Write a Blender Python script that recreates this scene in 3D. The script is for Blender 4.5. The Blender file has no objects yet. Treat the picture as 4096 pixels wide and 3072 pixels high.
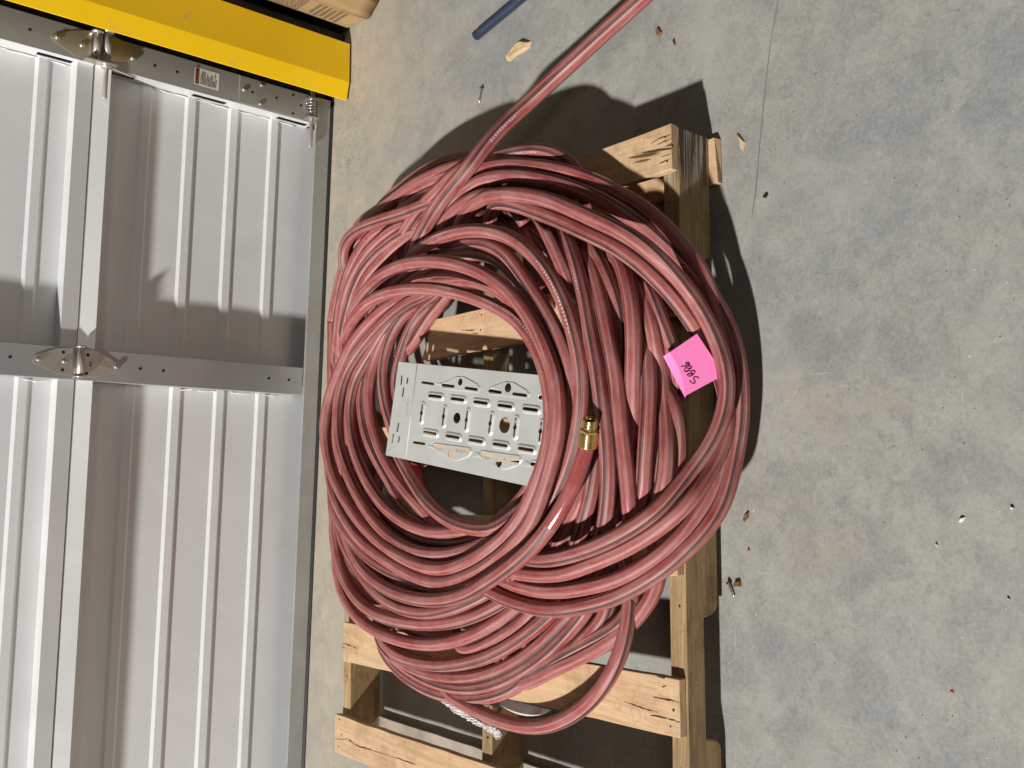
import bpy, math, random
from mathutils import Vector, Matrix, noise
from mathutils.geometry import delaunay_2d_cdt
random.seed(7)
sc = bpy.context.scene
COL = sc.collection

# ------------------------------------------------------------------ camera
F = 3900.0                       # focal length in source pixels (4096 wide)
CAM = Vector((0, 0, 1.353))
_D = Vector((4552, 409, F)).normalized()          # world down, camera axes (x right, y down, z forward)
_h = Vector((.030, -1, .0694))
ZW = -_D
XW = (_h - ZW * _h.dot(ZW)).normalized()
YW = ZW.cross(XW)
def c2w(v): return Vector((XW.dot(v), YW.dot(v), ZW.dot(v)))
cd = bpy.data.cameras.new('camera'); cam = bpy.data.objects.new('camera', cd); COL.objects.link(cam)
r_, u_, b_ = c2w(Vector((1, 0, 0))), c2w(Vector((0, -1, 0))), c2w(Vector((0, 0, -1)))
M = Matrix((r_, u_, b_)).transposed().to_4x4(); M.translation = CAM
cam.matrix_world = M
cd.sensor_fit = 'HORIZONTAL'; cd.sensor_width = 36; cd.lens = F / 4096 * 36
cd.clip_start = .05; cd.clip_end = 200
sc.camera = cam
def ray(x, y): return c2w(Vector((x - 2048, y - 1536, F)))
def un(x, y, z):                                   # photo pixel -> world point on the level z
    r = ray(x, y); return CAM + r * ((z - CAM.z) / r.z)
def unY(x, y, Y):                                  # photo pixel -> world point on the upright plane Y
    r = ray(x, y); return CAM + r * ((Y - CAM.y) / r.y)

# ------------------------------------------------------------------ light
sc.view_settings.view_transform = 'Standard'; sc.view_settings.look = 'None'
sc.view_settings.exposure = 0; sc.view_settings.gamma = 1
w = bpy.data.worlds.new('World'); sc.world = w; w.use_nodes = True
w.node_tree.nodes['Background'].inputs[0].default_value = (1.0, .97, .92, 1)
w.node_tree.nodes['Background'].inputs[1].default_value = .020
def lamp(name, loc, target, size, power, color, shape='DISK'):
    l = bpy.data.lights.new(name, 'AREA'); l.shape = shape; l.size = size; l.energy = power; l.color = color
    o = bpy.data.objects.new(name, l); COL.objects.link(o); o.location = loc
    o.rotation_euler = (Vector(target) - Vector(loc)).to_track_quat('-Z', 'Y').to_euler()
    return o
lamp('high_bay_lamp', (-14, -2.3, 14.5), (.2, 1.5, 0), .80, 6900, (1, .985, .955))
lamp('far_high_bay_lamp', (1.5, -8, 8), (.2, 2, .3), 3.0, 95, (1, .95, .86))

# ------------------------------------------------------------------ helpers
def new_obj(name, data, parent=None):
    o = bpy.data.objects.new(name, data); COL.objects.link(o)
    if parent is not None: o.parent = parent
    return o
def base(parent):
    while parent is not None and parent.parent is not None: parent = parent.parent
    return parent.location.copy() if parent is not None else Vector((0, 0, 0))
def mk(name, V, Fc, mat, parent=None, smooth=False, uv=None):
    L = base(parent)
    me = bpy.data.meshes.new(name)
    me.from_pydata([tuple(Vector(v) - L) for v in V], [], Fc)
    if mat is not None: me.materials.append(mat)
    if smooth:
        me.polygons.foreach_set('use_smooth', [True] * len(me.polygons))
    if uv is not None:
        ul = me.uv_layers.new(name='UVMap')
        ul.data.foreach_set('uv', [c for p in me.polygons for k in range(p.loop_total) for c in uv[p.index][k]])
    me.update()
    return new_obj(name, me, parent)
def tag(o, label, cat, group=None):
    o['label'] = label; o['category'] = cat
    if group: o['group'] = group
    return o
def thing(name, label, cat, loc, group=None):
    o = bpy.data.objects.new(name, None); COL.objects.link(o); o.location = loc; o.empty_display_size = .05
    return tag(o, label, cat, group)
def struct(o): o['kind'] = 'structure'; return o
class MB:
    def __init__(s): s.V = []; s.F = []
    def add(s, V, Fc):
        n = len(s.V); s.V += [Vector(v) for v in V]; s.F += [tuple(i + n for i in f) for f in Fc]; return s
    def box(s, a, b):
        (x0, y0, z0), (x1, y1, z1) = a, b
        return s.add([(x0,y0,z0),(x1,y0,z0),(x1,y1,z0),(x0,y1,z0),(x0,y0,z1),(x1,y0,z1),(x1,y1,z1),(x0,y1,z1)],
                     [(3,2,1,0),(4,5,6,7),(0,1,5,4),(1,2,6,5),(2,3,7,6),(3,0,4,7)])
    def prism(s, P, d):                              # polygon P (points) swept by the vector d
        n = len(P); d = Vector(d); P = [Vector(p) for p in P]
        return s.add(P + [p + d for p in P], [tuple(range(n))[::-1], tuple(range(n, 2 * n))] +
                     [(i, (i + 1) % n, n + (i + 1) % n, n + i) for i in range(n)])
    def tube(s, P, r, n=10, cap=True):
        P = [Vector(p) for p in P]; m = len(P); V = []; Fc = []
        R = r if isinstance(r, (list, tuple)) else [r] * m
        t0 = (P[1] - P[0]).normalized(); a = t0.orthogonal().normalized()
        for i in range(m):
            t = (P[min(i + 1, m - 1)] - P[max(i - 1, 0)]).normalized()
            a = (a - t * a.dot(t)).normalized(); b = t.cross(a)
            for k in range(n):
                an = 2 * math.pi * k / n
                V.append(P[i] + (a * math.cos(an) + b * math.sin(an)) * R[i])
        for i in range(m - 1):
            for k in range(n):
                k2 = (k + 1) % n
                Fc.append((i * n + k, i * n + k2, (i + 1) * n + k2, (i + 1) * n + k))
        if cap: Fc += [tuple(range(n))[::-1], tuple((m - 1) * n + k for k in range(n))]
        return s.add(V, Fc)
    def obj(s, name, mat, parent=None, smooth=False): return mk(name, s.V, s.F, mat, parent, smooth)
def edge(o, wd=.0012, seg=2):
    m = o.modifiers.new('bevel', 'BEVEL'); m.width = wd; m.segments = seg; m.limit_method = 'ANGLE'; return o

# ------------------------------------------------------------------ materials
class NT:
    def __init__(s, name):
        s.m = bpy.data.materials.new(name); s.m.use_nodes = True
        s.t = s.m.node_tree; s.n = s.t.nodes; s.l = s.t.links
        s.b = s.n['Principled BSDF']
    def new(s, typ, **kw):
        n = s.n.new(typ)
        for k, v in kw.items(): setattr(n, k, v)
        return n
    def link(s, a, b): s.l.new(a, b)
    def inp(s, sock, v):
        if isinstance(v, bpy.types.NodeSocket): s.link(v, sock)
        elif isinstance(v, (tuple, list)): sock.default_value = tuple(v) + ((1,) if len(v) == 3 and sock.type == 'RGBA' else ())
        else: sock.default_value = v
    def coord(s, kind='Object', scale=(1, 1, 1), rot=(0, 0, 0), loc=(0, 0, 0)):
        tc = s.new('ShaderNodeTexCoord'); mp = s.new('ShaderNodeMapping')
        mp.inputs['Scale'].default_value = scale; mp.inputs['Rotation'].default_value = rot; mp.inputs['Location'].default_value = loc
        s.link(tc.outputs[kind], mp.inputs['Vector']); return mp.outputs[0]
    def noise(s, vec, scale, detail=4, rough=.55, dist=0):
        n = s.new('ShaderNodeTexNoise'); s.link(vec, n.inputs['Vector'])
        n.inputs['Scale'].default_value = scale; n.inputs['Detail'].default_value = detail
        n.inputs['Roughness'].default_value = rough; n.inputs['Distortion'].default_value = dist
        return n.outputs['Fac']
    def ramp(s, fac, *stops):
        n = s.new('ShaderNodeValToRGB'); s.link(fac, n.inputs[0]); cr = n.color_ramp
        while len(cr.elements) < len(stops): cr.elements.new(.5)
        for e, (p, c) in zip(cr.elements, stops):
            e.position = p; e.color = (c, c, c, 1) if not isinstance(c, (tuple, list)) else tuple(c) + (1,)
        return n.outputs[0]
    def mix(s, fac, a, b, mode='MIX'):
        n = s.new('ShaderNodeMix', data_type='RGBA', blend_type=mode)
        s.inp(n.inputs[0], fac); s.inp(n.inputs[6], a); s.inp(n.inputs[7], b); return n.outputs[2]
    def math(s, op, a, b=0.0, c=0.0):
        n = s.new('ShaderNodeMath', operation=op)
        s.inp(n.inputs[0], a); s.inp(n.inputs[1], b); s.inp(n.inputs[2], c); return n.outputs[0]
    def bump(s, h, strength=.3, dist=.002):
        n = s.new('ShaderNodeBump'); n.inputs['Strength'].default_value = strength; n.inputs['Distance'].default_value = dist
        s.link(h, n.inputs['Height']); s.link(n.outputs[0], s.b.inputs['Normal'])
    def set(s, **kw):
        for k, v in kw.items(): s.inp(s.b.inputs[{'color': 'Base Color', 'rough': 'Roughness', 'metal': 'Metallic', 'spec': 'Specular IOR Level', 'alpha': 'Alpha', 'trans': 'Transmission Weight', 'coat': 'Coat Weight'}[k]], v)
        return s.m

def concrete():
    t = NT('concrete_floor_material'); P = t.coord()
    big = t.noise(P, 2.2, 5, .6, .6); mid = t.noise(P, 9, 6, .65, .8); fine = t.noise(P, 160, 3, .6); sm = t.noise(P, 38, 5, .7, .4)
    col = t.mix(t.ramp(big, (.40, 0), (.50, 1)), (.262, .267, .258), (.298, .291, .262))
    col = t.mix(t.ramp(mid, (.36, 0), (.66, 1)), t.mix(1, col, (.80, .80, .82), 'MULTIPLY'), t.mix(1, col, (1.12, 1.11, 1.08), 'MULTIPLY'))
    col = t.mix(t.math('MULTIPLY', t.ramp(sm, (.50, 0), (.66, 1)), .55), col, (.175, .175, .165))
    col = t.mix(t.math('MULTIPLY', t.ramp(t.noise(P, 22, 5, .66, 1.0), (.52, 0), (.66, 1)), .34), col, (.37, .36, .325))
    col = t.mix(t.math('MULTIPLY', t.ramp(t.noise(P, 5.5, 5, .7, 1.2), (.60, 0), (.72, 1)), .22), col, (.225, .230, .226))
    sp = t.ramp(fine, (.30, 0), (.72, 1))
    col = t.mix(.20, col, t.mix(sp, (.12, .12, .115), (.45, .44, .42)))
    col = t.mix(t.math('MULTIPLY', t.ramp(t.noise(t.coord(loc=(5, 2, 0)), 3.4, 6, .62, 1.0), (.50, 0), (.62, 1)), .38), col, (.365, .358, .322))
    # beige dust that lies in front of the door and around the pallet
    geo = t.new('ShaderNodeNewGeometry'); sx = t.new('ShaderNodeSeparateXYZ'); t.link(geo.outputs['Position'], sx.inputs[0])
    dn = t.noise(P, 6, 5, .65, .5)
    d = t.math('ADD', t.math('MULTIPLY', sx.outputs[1], 1.0), t.math('MULTIPLY', dn, .9))
    dust = t.ramp(t.math('MULTIPLY', t.math('SUBTRACT', d, 2.20), 1.2), (.0, 0), (.80, .74))
    col = t.mix(dust, col, t.mix(t.ramp(t.noise(P, 17, 6, .7, .9), (.34, 0), (.66, 1)), (.335, .285, .215), (.46, .38, .275)))
    d2 = t.math('MULTIPLY', t.ramp(t.noise(t.coord(loc=(3.1, 1.7, 0)), 3.0, 5, .7, .8), (.56, 0), (.70, 1)), .40)
    col = t.mix(d2, col, (.40, .32, .225))
    # pale scratches and dark grit
    sc1 = t.noise(t.coord(scale=(60, 2.5, 1), rot=(0, 0, .5)), 3, 2, .5, .2)
    col = t.mix(t.math('MULTIPLY', t.ramp(sc1, (.715, 0), (.73, 1)), .3), col, (.46, .45, .43))
    sc2 = t.noise(t.coord(scale=(2.0, 70, 1), rot=(0, 0, -.25)), 3, 2, .5, .2)
    col = t.mix(t.math('MULTIPLY', t.ramp(sc2, (.72, 0), (.735, 1)), .3), col, (.50, .49, .46))
    vo = t.new('ShaderNodeTexVoronoi'); t.link(P, vo.inputs['Vector']); vo.inputs['Scale'].default_value = 30
    pit = t.math('MULTIPLY', t.ramp(vo.outputs['Distance'], (.04, 1), (.085, 0)), t.ramp(t.noise(P, 11, 3), (.50, 0), (.62, 1)))
    col = t.mix(t.math('MULTIPLY', pit, .7), col, (.07, .065, .06))
    vo2 = t.new('ShaderNodeTexVoronoi'); t.link(t.coord(loc=(.37, .11, 0)), vo2.inputs['Vector']); vo2.inputs['Scale'].default_value = 22
    fl = t.math('MULTIPLY', t.ramp(vo2.outputs['Distance'], (.022, 1), (.05, 0)), t.ramp(t.noise(P, 7, 3), (.53, 0), (.6, 1)))
    col = t.mix(t.math('MULTIPLY', fl, .8), col, (.62, .60, .56))
    t.bump(t.math('ADD', t.math('MULTIPLY', sm, .6), t.math('MULTIPLY', fine, .25)), .35, .002)
    return t.set(color=col, rough=t.ramp(mid, (.3, .48), (.7, .62)), spec=.35)

def wood(name, along, c0, c1, dark, grime=.35, rot=False):
    t = NT(name); rz = -math.radians(2.58)
    sc_ = (3, 60, 60) if along == 's' else (60, 3, 60)
    oi = t.new('ShaderNodeObjectInfo'); off = t.new('ShaderNodeVectorMath', operation='ADD')
    t.link(t.coord(scale=sc_, rot=(0, 0, rz)), off.inputs[0])
    cm = t.new('ShaderNodeCombineXYZ')
    for i, k in enumerate((37, 91, 53)): t.link(t.math('MULTIPLY', oi.outputs['Random'], k), cm.inputs[i])
    t.link(cm.outputs[0], off.inputs[1]); P = off.outputs[0]
    g = t.noise(P, .8, 6, .65, 1.2); f = t.noise(P, 4, 4, .7, .2)
    o2 = t.new('ShaderNodeVectorMath', operation='ADD'); t.link(t.coord(), o2.inputs[0]); t.link(cm.outputs[0], o2.inputs[1]); Q = o2.outputs[0]
    bl = t.noise(Q, 9, 5, .65, .6)
    col = t.mix(t.ramp(g, (.32, 0), (.68, 1)), c0, c1)
    col = t.mix(t.math('MULTIPLY', t.ramp(f, (.5, 0), (.75, 1)), .45), col, dark)
    col = t.mix(t.math('MULTIPLY', t.ramp(bl, (.5, 0), (.72, 1)), grime), col, dark)
    cr = t.ramp(t.noise(P, .55, 3, .5, .6), (.725, 0), (.735, 1))
    col = t.mix(t.math('MULTIPLY', cr, .85), col, (.05, .03, .015))
    wv = t.ramp(t.math('ABSOLUTE', t.math('SUBTRACT', t.noise(Q, 14, 3, .5, .5), .5)), (.0, 1), (.018, 0))
    col = t.mix(t.math('MULTIPLY', wv, t.math('MULTIPLY', t.ramp(t.noise(Q, 4, 2), (.5, 0), (.6, 1)), .35)), col, dark)
    if rot:                                # grey weathered end of the stringers
        sp = t.new('ShaderNodeSeparateXYZ'); t.link(t.coord(), sp.inputs[0]); rn = t.noise(P, .9, 5, .7, 1.0)
        e = t.ramp(t.math('ADD', sp.outputs[0], t.math('MULTIPLY', rn, .16)), (.60, 0), (.65, 1))
        wc = t.mix(t.ramp(t.noise(P, 1.6, 5, .7, .8), (.46, 0), (.56, 1)), (.045, .03, .02), (.36, .32, .27))
        col = t.mix(t.math('MULTIPLY', e, .85), col, wc)
    rv = t.math('ADD', .85, t.math('MULTIPLY', oi.outputs['Random'], .25))
    vm = t.new('ShaderNodeVectorMath', operation='SCALE'); t.link(col, vm.inputs[0]); t.link(rv, vm.inputs['Scale'])
    t.bump(t.math('ADD', t.math('MULTIPLY', g, .5), t.math('ADD', t.math('MULTIPLY', f, .5), t.math('MULTIPLY', cr, -1.5))), .5, .0015)
    return t.set(color=vm.outputs[0], rough=.8, spec=.2)

def hose_mat(name, gloss=False):
    t = NT(name); tc = t.new('ShaderNodeTexCoord'); sx = t.new('ShaderNodeSeparateXYZ'); t.link(tc.outputs['UV'], sx.inputs[0])
    U, Vv = sx.outputs[0], sx.outputs[1]
    cx = t.new('ShaderNodeCombineXYZ'); an = t.math('MULTIPLY', U, 2 * math.pi)
    t.link(t.math('MULTIPLY', t.math('COSINE', an), .55), cx.inputs[0]); t.link(t.math('MULTIPLY', t.math('SINE', an), .55), cx.inputs[1]); t.link(t.math('MULTIPLY', Vv, 3.0), cx.inputs[2])
    st = t.noise(cx.outputs[0], 5, 5, .65, .3); P = t.coord()
    blot = t.noise(P, 14, 5, .65, .5); fine = t.noise(P, 260, 3, .6)
    red = t.mix(t.ramp(blot, (.35, 0), (.65, 1)), (.25, .030, .031), (.34, .056, .053))
    dust = t.mix(t.noise(P, 40, 3), (.38, .190, .173), (.32, .218, .190))
    k = .55 if not gloss else .32
    amt = t.math('ADD', t.math('MULTIPLY', t.ramp(st, (.36, 0), (.66, 1)), k), t.math('MULTIPLY', t.ramp(blot, (.40, 0), (.72, 1)), k * .55))
    col = t.mix(t.math('MINIMUM', amt, .92), red, dust)
    # bright scuffed lines along the ribs; ridge highlights and groove shade painted in below
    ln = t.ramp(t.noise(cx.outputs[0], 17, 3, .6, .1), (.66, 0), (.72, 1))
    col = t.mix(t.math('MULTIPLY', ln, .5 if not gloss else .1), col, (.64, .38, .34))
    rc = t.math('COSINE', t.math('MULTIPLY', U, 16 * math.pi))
    wear_highlight = t.ramp(t.noise(cx.outputs[0], 2.2, 4, .6, .2), (.38, 0), (.60, 1))
    col = t.mix(t.math('MULTIPLY', t.math('MULTIPLY', t.ramp(rc, (.60, 0), (.98, 1)), wear_highlight), .42 if not gloss else .1), col, (.58, .34, .305))
    col = t.mix(t.math('MULTIPLY', t.ramp(t.math('MULTIPLY', rc, -1), (.72, 0), (.98, 1)), .42 if not gloss else .15), col, (.13, .040, .036))  # dirt and painted shade in the grooves
    # one dark moulded stripe along the hose, thinner companion line
    def band(c, wd): return t.ramp(t.math('ABSOLUTE', t.math('SUBTRACT', U, c)), (wd * .7, 1), (wd, 0))
    s = t.math('MAXIMUM', band(.30, .034), t.math('MULTIPLY', band(.352, .010), .6))
    if not gloss: col = t.mix(t.math('MULTIPLY', s, t.ramp(blot, (.3, .95), (.75, .7))), col, (.035, .028, .026))
    # faint worn white print beside the stripe on some lengths
    pr = t.math('MULTIPLY', t.ramp(t.math('ABSOLUTE', t.math('SUBTRACT', U, .235)), (.022, 1), (.028, 0)),
                t.math('MULTIPLY', t.math('GREATER_THAN', t.noise(P, 4.2, 0), .74), t.math('GREATER_THAN', t.math('SINE', t.math('MULTIPLY', Vv, 900)), .25)))
    col = t.mix(t.math('MULTIPLY', pr, t.ramp(fine, (.35, 0), (.5, .55))), col, (.75, .72, .70))
    t.bump(t.math('ADD', t.math('MULTIPLY', st, .7), t.math('MULTIPLY', fine, .35)), .25, .001)
    return t.set(color=col, rough=t.ramp(st, (.35, .42), (.7, .66)) if not gloss else .16, spec=.4)

def painted(name, col, rough=.45, var=.06, metal=0, dirt=None, scale=6, bumpy=.05):
    t = NT(name); P = t.coord(); n = t.noise(P, scale, 5, .6, .4); f = t.noise(P, 180, 2)
    a = tuple(c * (1 - var) for c in col); b = tuple(min(1, c * (1 + var)) for c in col)
    c = t.mix(t.ramp(n, (.35, 0), (.65, 1)), a, b)
    if dirt:
        c = t.mix(t.math('MULTIPLY', t.ramp(t.noise(P, dirt[1], 5, .7, .8), (.58, 0), (.70, 1)), dirt[2]), c, dirt[0])
    t.bump(t.math('ADD', f, n), bumpy, .0006)
    return t.set(color=c, rough=t.math('ADD', rough - .05, t.math('MULTIPLY', n, .1)), metal=metal)

M_floor = concrete()
M_deck = wood('pale_board_wood', 'd', (.51, .325, .18), (.67, .465, .285), (.27, .145, .062), .55)
M_str = wood('brown_stringer_wood', 's', (.24, .155, .075), (.40, .28, .15), (.10, .055, .02), .65, True)
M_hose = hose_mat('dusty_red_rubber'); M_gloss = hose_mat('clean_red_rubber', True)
M_door = painted('white_door_paint', (.78, .785, .785), .38, .03, dirt=((.5, .46, .40), 3, .12))
M_steel = painted('galvanised_door_steel', (.43, .435, .435), .36, .08, .5, dirt=((.33, .31, .28), 4, .3))
M_rail = painted('bright_rail_steel', (.70, .70, .69), .36, .04, .25)
M_zinc = painted('zinc_hardware', (.60, .575, .51), .30, .12, .8, dirt=((.25, .21, .16), 18, .5))
M_pin = painted('dull_shaft_steel', (.47, .42, .36), .42, .12, .5)
M_black = painted('black_rubber_and_shade', (.012, .012, .012), .6, .2)
M_dark = painted('dark_jamb_paint', (.02, .02, .02), .7, .2)
M_yel = painted('yellow_guard_paint', (1.0, .60, .0), .42, .03, dirt=((.62, .42, .14), 16, .45))
M_card = painted('brown_cardboard', (.37, .235, .108), .8, .08, dirt=((.33, .2, .09), 9, .35), bumpy=.12)
M_ink = painted('brown_ink', (.20, .135, .07), .8, .1)
M_pipe = painted('navy_plastic', (.022, .032, .062), .38, .15, dirt=((.12, .13, .16), 30, .3))
M_alu = painted('galvanised_plate', (.53, .535, .51), .46, .06, .3, dirt=((.44, .43, .40), 10, .45), scale=12)
M_brass = painted('brass', (.80, .60, .24), .22, .05, .95)
M_pink = painted('pink_paper', (.97, .23, .54), .7, .01)
M_penink = painted('dark_red_ink', (.10, .0, .03), .6, .05)
M_white = painted('white_foam', (.56, .52, .515), .6, .06)
M_caulk = painted('white_foam_filler', (.80, .79, .76), .7, .08)
M_chip = wood('chip_wood', 'd', (.55, .38, .2), (.62, .46, .28), (.2, .11, .05), .4)
M_chipdk = painted('dark_bark', (.16, .075, .025), .6, .3)
M_redpl = painted('red_plastic', (.42, .02, .022), .3, .15)
M_nail = painted('nail_steel', (.10, .085, .07), .5, .2, .6)
M_scr = painted('screw_steel', (.55, .55, .55), .25, .1, .9)
M_lwhite = painted('label_white', (.78, .76, .70), .5, .02)
M_lorange = painted('label_orange', (.42, .10, .02), .5, .05)
M_lblack = painted('label_black', (.03, .03, .03), .6, .05)
M_redchip = painted('red_chip', (.50, .16, .11), .6, .1)
M_grime = painted('weathered_grey_wood', (.34, .29, .23), .85, .25, dirt=((.12, .08, .05), 20, .6), bumpy=.4)
def film():
    t = NT('cloudy_film'); return t.set(color=(.80, .66, .64), rough=.35, trans=.25, alpha=.9)
M_film = film()

# ------------------------------------------------------------------ floor and wall
g = 14
struct(mk('floor', [(-g, -g, 0), (g, -g, 0), (g, 2.62, 0), (-g, 2.62, 0)], [(0, 1, 2, 3)], M_floor))
ca = [un(x, y, .0006) for x, y in ((3112, 0), (3080, 180), (3060, 360), (3040, 560), (3022, 770), (3008, 860))]
V = []; Fc = []
for i, p in enumerate(ca):
    wv = .0013 * (.6 + .8 * random.random()); V += [p + Vector((0, -wv, 0)), p + Vector((0, wv, 0))]
    if i: Fc.append((2 * i - 2, 2 * i - 1, 2 * i + 1, 2 * i))
M_crack = painted('floor_crack_grime', (.17, .165, .155), .8, .3)
struct(mk('floor_crack', V, Fc, M_crack))
wall = MB(); wall.box((.99, 2.53, 0), (4, 2.62, 3.2)); wl = wall.obj('wall', M_dark); tag(wl, 'dark wall behind the yellow guard beside the door', 'wall')

# ------------------------------------------------------------------ garage door
YF, YS = 2.400, 2.450            # stile face, sheet
door = thing('garage_door', 'white ribbed sectional garage door with steel stiles, behind the pallet', 'garage door', (0, YS, 0))
X0, X1 = -2.2, .8985
SL, SR = .1375, .213             # centre stile
def sheet(z0, z1, ribs, x0, x1):
    prof = [(YS, z0)]
    for zc in ribs: prof += [(YS, zc - .0165), (YS - .0042, zc - .0110), (YS - .0042, zc + .0085), (YS, zc + .0165)]
    prof.append((YS, z1)); nx = 26; V = []; Fc = []; n = len(prof)
    for i in range(nx + 1):
        x = x0 + (x1 - x0) * i / nx
        for j, (y, z) in enumerate(prof):
            V.append((x, y + .0012 * noise.noise((x * 3, z * 5, 1)) * (0 < j < n - 1), z))
    for i in range(nx):
        for j in range(n - 1): Fc.append((i * n + j, (i + 1) * n + j, (i + 1) * n + j + 1, i * n + j + 1))
    return V, Fc
V, Fc = sheet(.0, .612, (.150, .268, .3855, .503), X0, X1); mk('panel', V, Fc, M_door, door)
V, Fc = sheet(.672, 1.35, (.748, .866, .984, 1.10, 1.22), X0, X1); mk('panel', V, Fc, M_door, door)
# bottom rail with lit top ledge, black seal
YR = 2.393; zr1, zr0 = unY(1229, 1300, YR).z, max(.004, unY(1283, 1300, YR).z); yf0 = un(1298, 1300, 0).y
b = MB(); b.prism([(X0, YR, zr0), (X0, YR, zr1), (X0, YR + .0075, zr1 + .001), (X0, YR + .0075, zr0)], (.972 - X0, 0, 0)); b.obj('bottom_rail', M_steel, door)
b = MB(); b.prism([(X0, yf0, .0), (X0, yf0, .003), (X0, YR - .001, zr0 - .0006), (X0, YS, zr0 - .0006), (X0, YS, 0)], (.985 - X0, 0, 0)); b.obj('bottom_seal', M_black, door)
# joint rails, split round the stiles
for xa, xb in ((X0, SL), (SR, X1)):
    b = MB(); b.prism([(xa, 2.415, .6430), (xa, 2.415, .680), (xa, YS, .684), (xa, YS, .6430)], (xb - xa, 0, 0)); b.obj('meeting_rail', M_rail, door)
    b = MB(); b.prism([(xa, 2.402, .605), (xa, 2.4175, .6405), (xa, YS, .6405), (xa, YS, .601)], (xb - xa, 0, 0)); b.obj('meeting_rail', M_rail, door)
# centre stile (two sections) and its inner return
def stile(xa, xb, za, zb, name='stile'):
    b = MB(); b.prism([(xa, YF, za), (xb, YF, za), (xb, YS - .001, za), (xa, YS - .001, za)], (0, 0, zb - za)); return edge(b.obj(name, M_steel, door), .0015)
stile(SL, SR, .0525, .6405); stile(SL, SR, .6445, 1.35)
# end stile: face plate, and the inner side wall cut by dark slots
def end_stile(za, zb, slots):
    o = MB(); o.prism([(.899, YF, za), (.974, YF, za), (.974, YS + .03, za), (.970, YS + .03, za), (.970, YF + .003, za), (.899, YF + .003, za)], (0, 0, zb - za)); st = o.obj('stile', M_steel, door)
    s = MB(); x0, x1 = .8975, .8995; ya, yb, yc, yd = YF, 2.4190, 2.4400, YS
    z = za
    for (p, q) in slots:
        s.box((x0, ya, z), (x1, yd, p)); s.box((x0, ya, p), (x1, yb, q)); s.box((x0, yc, p), (x1, yd, q)); z = q
    s.box((x0, ya, z), (x1, yd, zb)); s.obj('side_flange', M_rail, st)
    k = MB()
    for p, q in slots: k.box((.905, yb - .004, p - .004), (.907, yc + .004, q + .004))
    k.obj('slot_shade', M_black, st)  # black sheets added behind the slots for the unlit hollow of the channel
def zy(x, y): return unY(x, y, 2.435).z
end_stile(.0525, .6405, [tuple(sorted((zy(a, 0), zy(c, 0)))) for a, c in ((1126, 1246), (786, 922), (440, 552))])
end_stile(.6445, 1.35, [tuple(sorted((zy(158, 0), zy(302, 0))))])
def zx_bead(pts, X, name='foam_bead'):
    P = []
    for i in range(len(pts) - 1):
        a, c = pts[i], pts[i + 1]
        for k in range(9): P.append(a + (c - a) * k / 9)
    P.append(pts[-1]); R = []
    for i, p in enumerate(P):
        p.y -= .003 * noise.noise((p.z * 40, 3, X)); R.append(.0022 * (.55 + .9 * abs(noise.noise((p.z * 55, X, 7)))))
        p.x += .004 * noise.noise((p.z * 30, 9, X))
    b = MB(); b.tube(P, R, 6); return b.obj(name, M_caulk, door, True)
zx_bead([Vector((.894, 2.448, z)) for z in (.085, .2, .33, .45, .54, .60)], 1)
zx_bead([Vector((.894, 2.448, z)) for z in (.69, .80, .95, 1.1)], 2)
for za, zb in ((.105, .165), (.185, .235), (.27, .325), (.34, .40)): zx_bead([Vector((.1345, 2.448, za)), Vector((.133, 2.446, (za + zb) / 2)), Vector((.1345, 2.448, zb))], za)
zx_bead([Vector((.1345, 2.447, .69)), Vector((.131, 2.445, .72)), Vector((.1345, 2.447, .76))], 5)
# fasteners on the steel
def disc(name, p, r, h, mat, parent, n=14, dome=False):
    b = MB(); q = Vector(p); b.tube([q, q + Vector((0, -h * .6, 0)), q + Vector((0, -h, 0))], [r, r, r * (.65 if dome else .9)], n); return b.obj(name, mat, parent, True)
def hole_at(x, y, r=.0036): disc('hole', unY(x, y, YF - .0002), r, .0006, M_black, door)
def bolt_at(x, y, Y=YF, r=.006, parent=None):
    p = unY(x, y, Y); o = disc('bolt', p, r, .0045, M_zinc, parent or door, 6); return o
for x, y in ((119, 119), (619, 263), (708, 288), (40, 1428), (561, 1475), (653, 1483), (1075, 1514), (1155, 1520)): hole_at(x, y)
# bottom corner bracket plate with bolts and punched holes
bp = MB(); q0, q1 = unY(957, 330, YF), unY(1215, 420, YF)
bp.box((.9005, YF - .0035, .0535), (.9725, YF - .0002, q0.z)); brk = bp.obj('corner_bracket', M_steel, door); edge(brk, .001)
for x, y in ((976, 358), (1046, 340), (1041, 415)): bolt_at(x, y, YF - .0035, .0062, brk)
for x, y in ((1009, 369), (1106, 392), (1172, 380), (1203, 422), (1172, 454)): disc('hole', unY(x, y, YF - .0037), .0034, .0005, M_black, brk)
# roller carrier with spring at the bottom corner
ca_ = MB(); ca_.box((.902, YF - .007, .0535), (.962, YF - .0036, .086)); car = ca_.obj('roller_carrier', M_zinc, door); edge(car, .001)
c2 = MB(); c2.box((.902, YF - .034, .056), (.9045, YF - .0072, .088)); c2.obj('carrier_ear', M_zinc, car)
c3 = MB(); c3.box((.955, YF - .034, .056), (.9575, YF - .0072, .088)); c3.obj('carrier_ear', M_zinc, car)
hx = []; 
for i in range(121):
    a = i / 120 * 2 * math.pi * 5.5; hx.append((.906 + .048 * (i / 120) ** .9, YF - .020 + .0105 * math.cos(a), .0725 + .0105 * math.sin(a)))
b = MB(); b.tube(hx, .0016, 6); b.obj('spring', M_scr, car, True)
b = MB(); b.tube([(.82, YF - .020, .0725), (.8215, YF - .020, .0725), (1.0, YF - .020, .0725)], [.0048, .0056, .0056], 12); b.obj('shaft', M_pin, car, True)
for z in (.066, .082): disc('bolt', (.909 if z < .07 else .948, YF - .007, z), .005, .005, M_scr, car, 10, True)
bolt_at(1242, 1528, YF, .0055)
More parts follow.
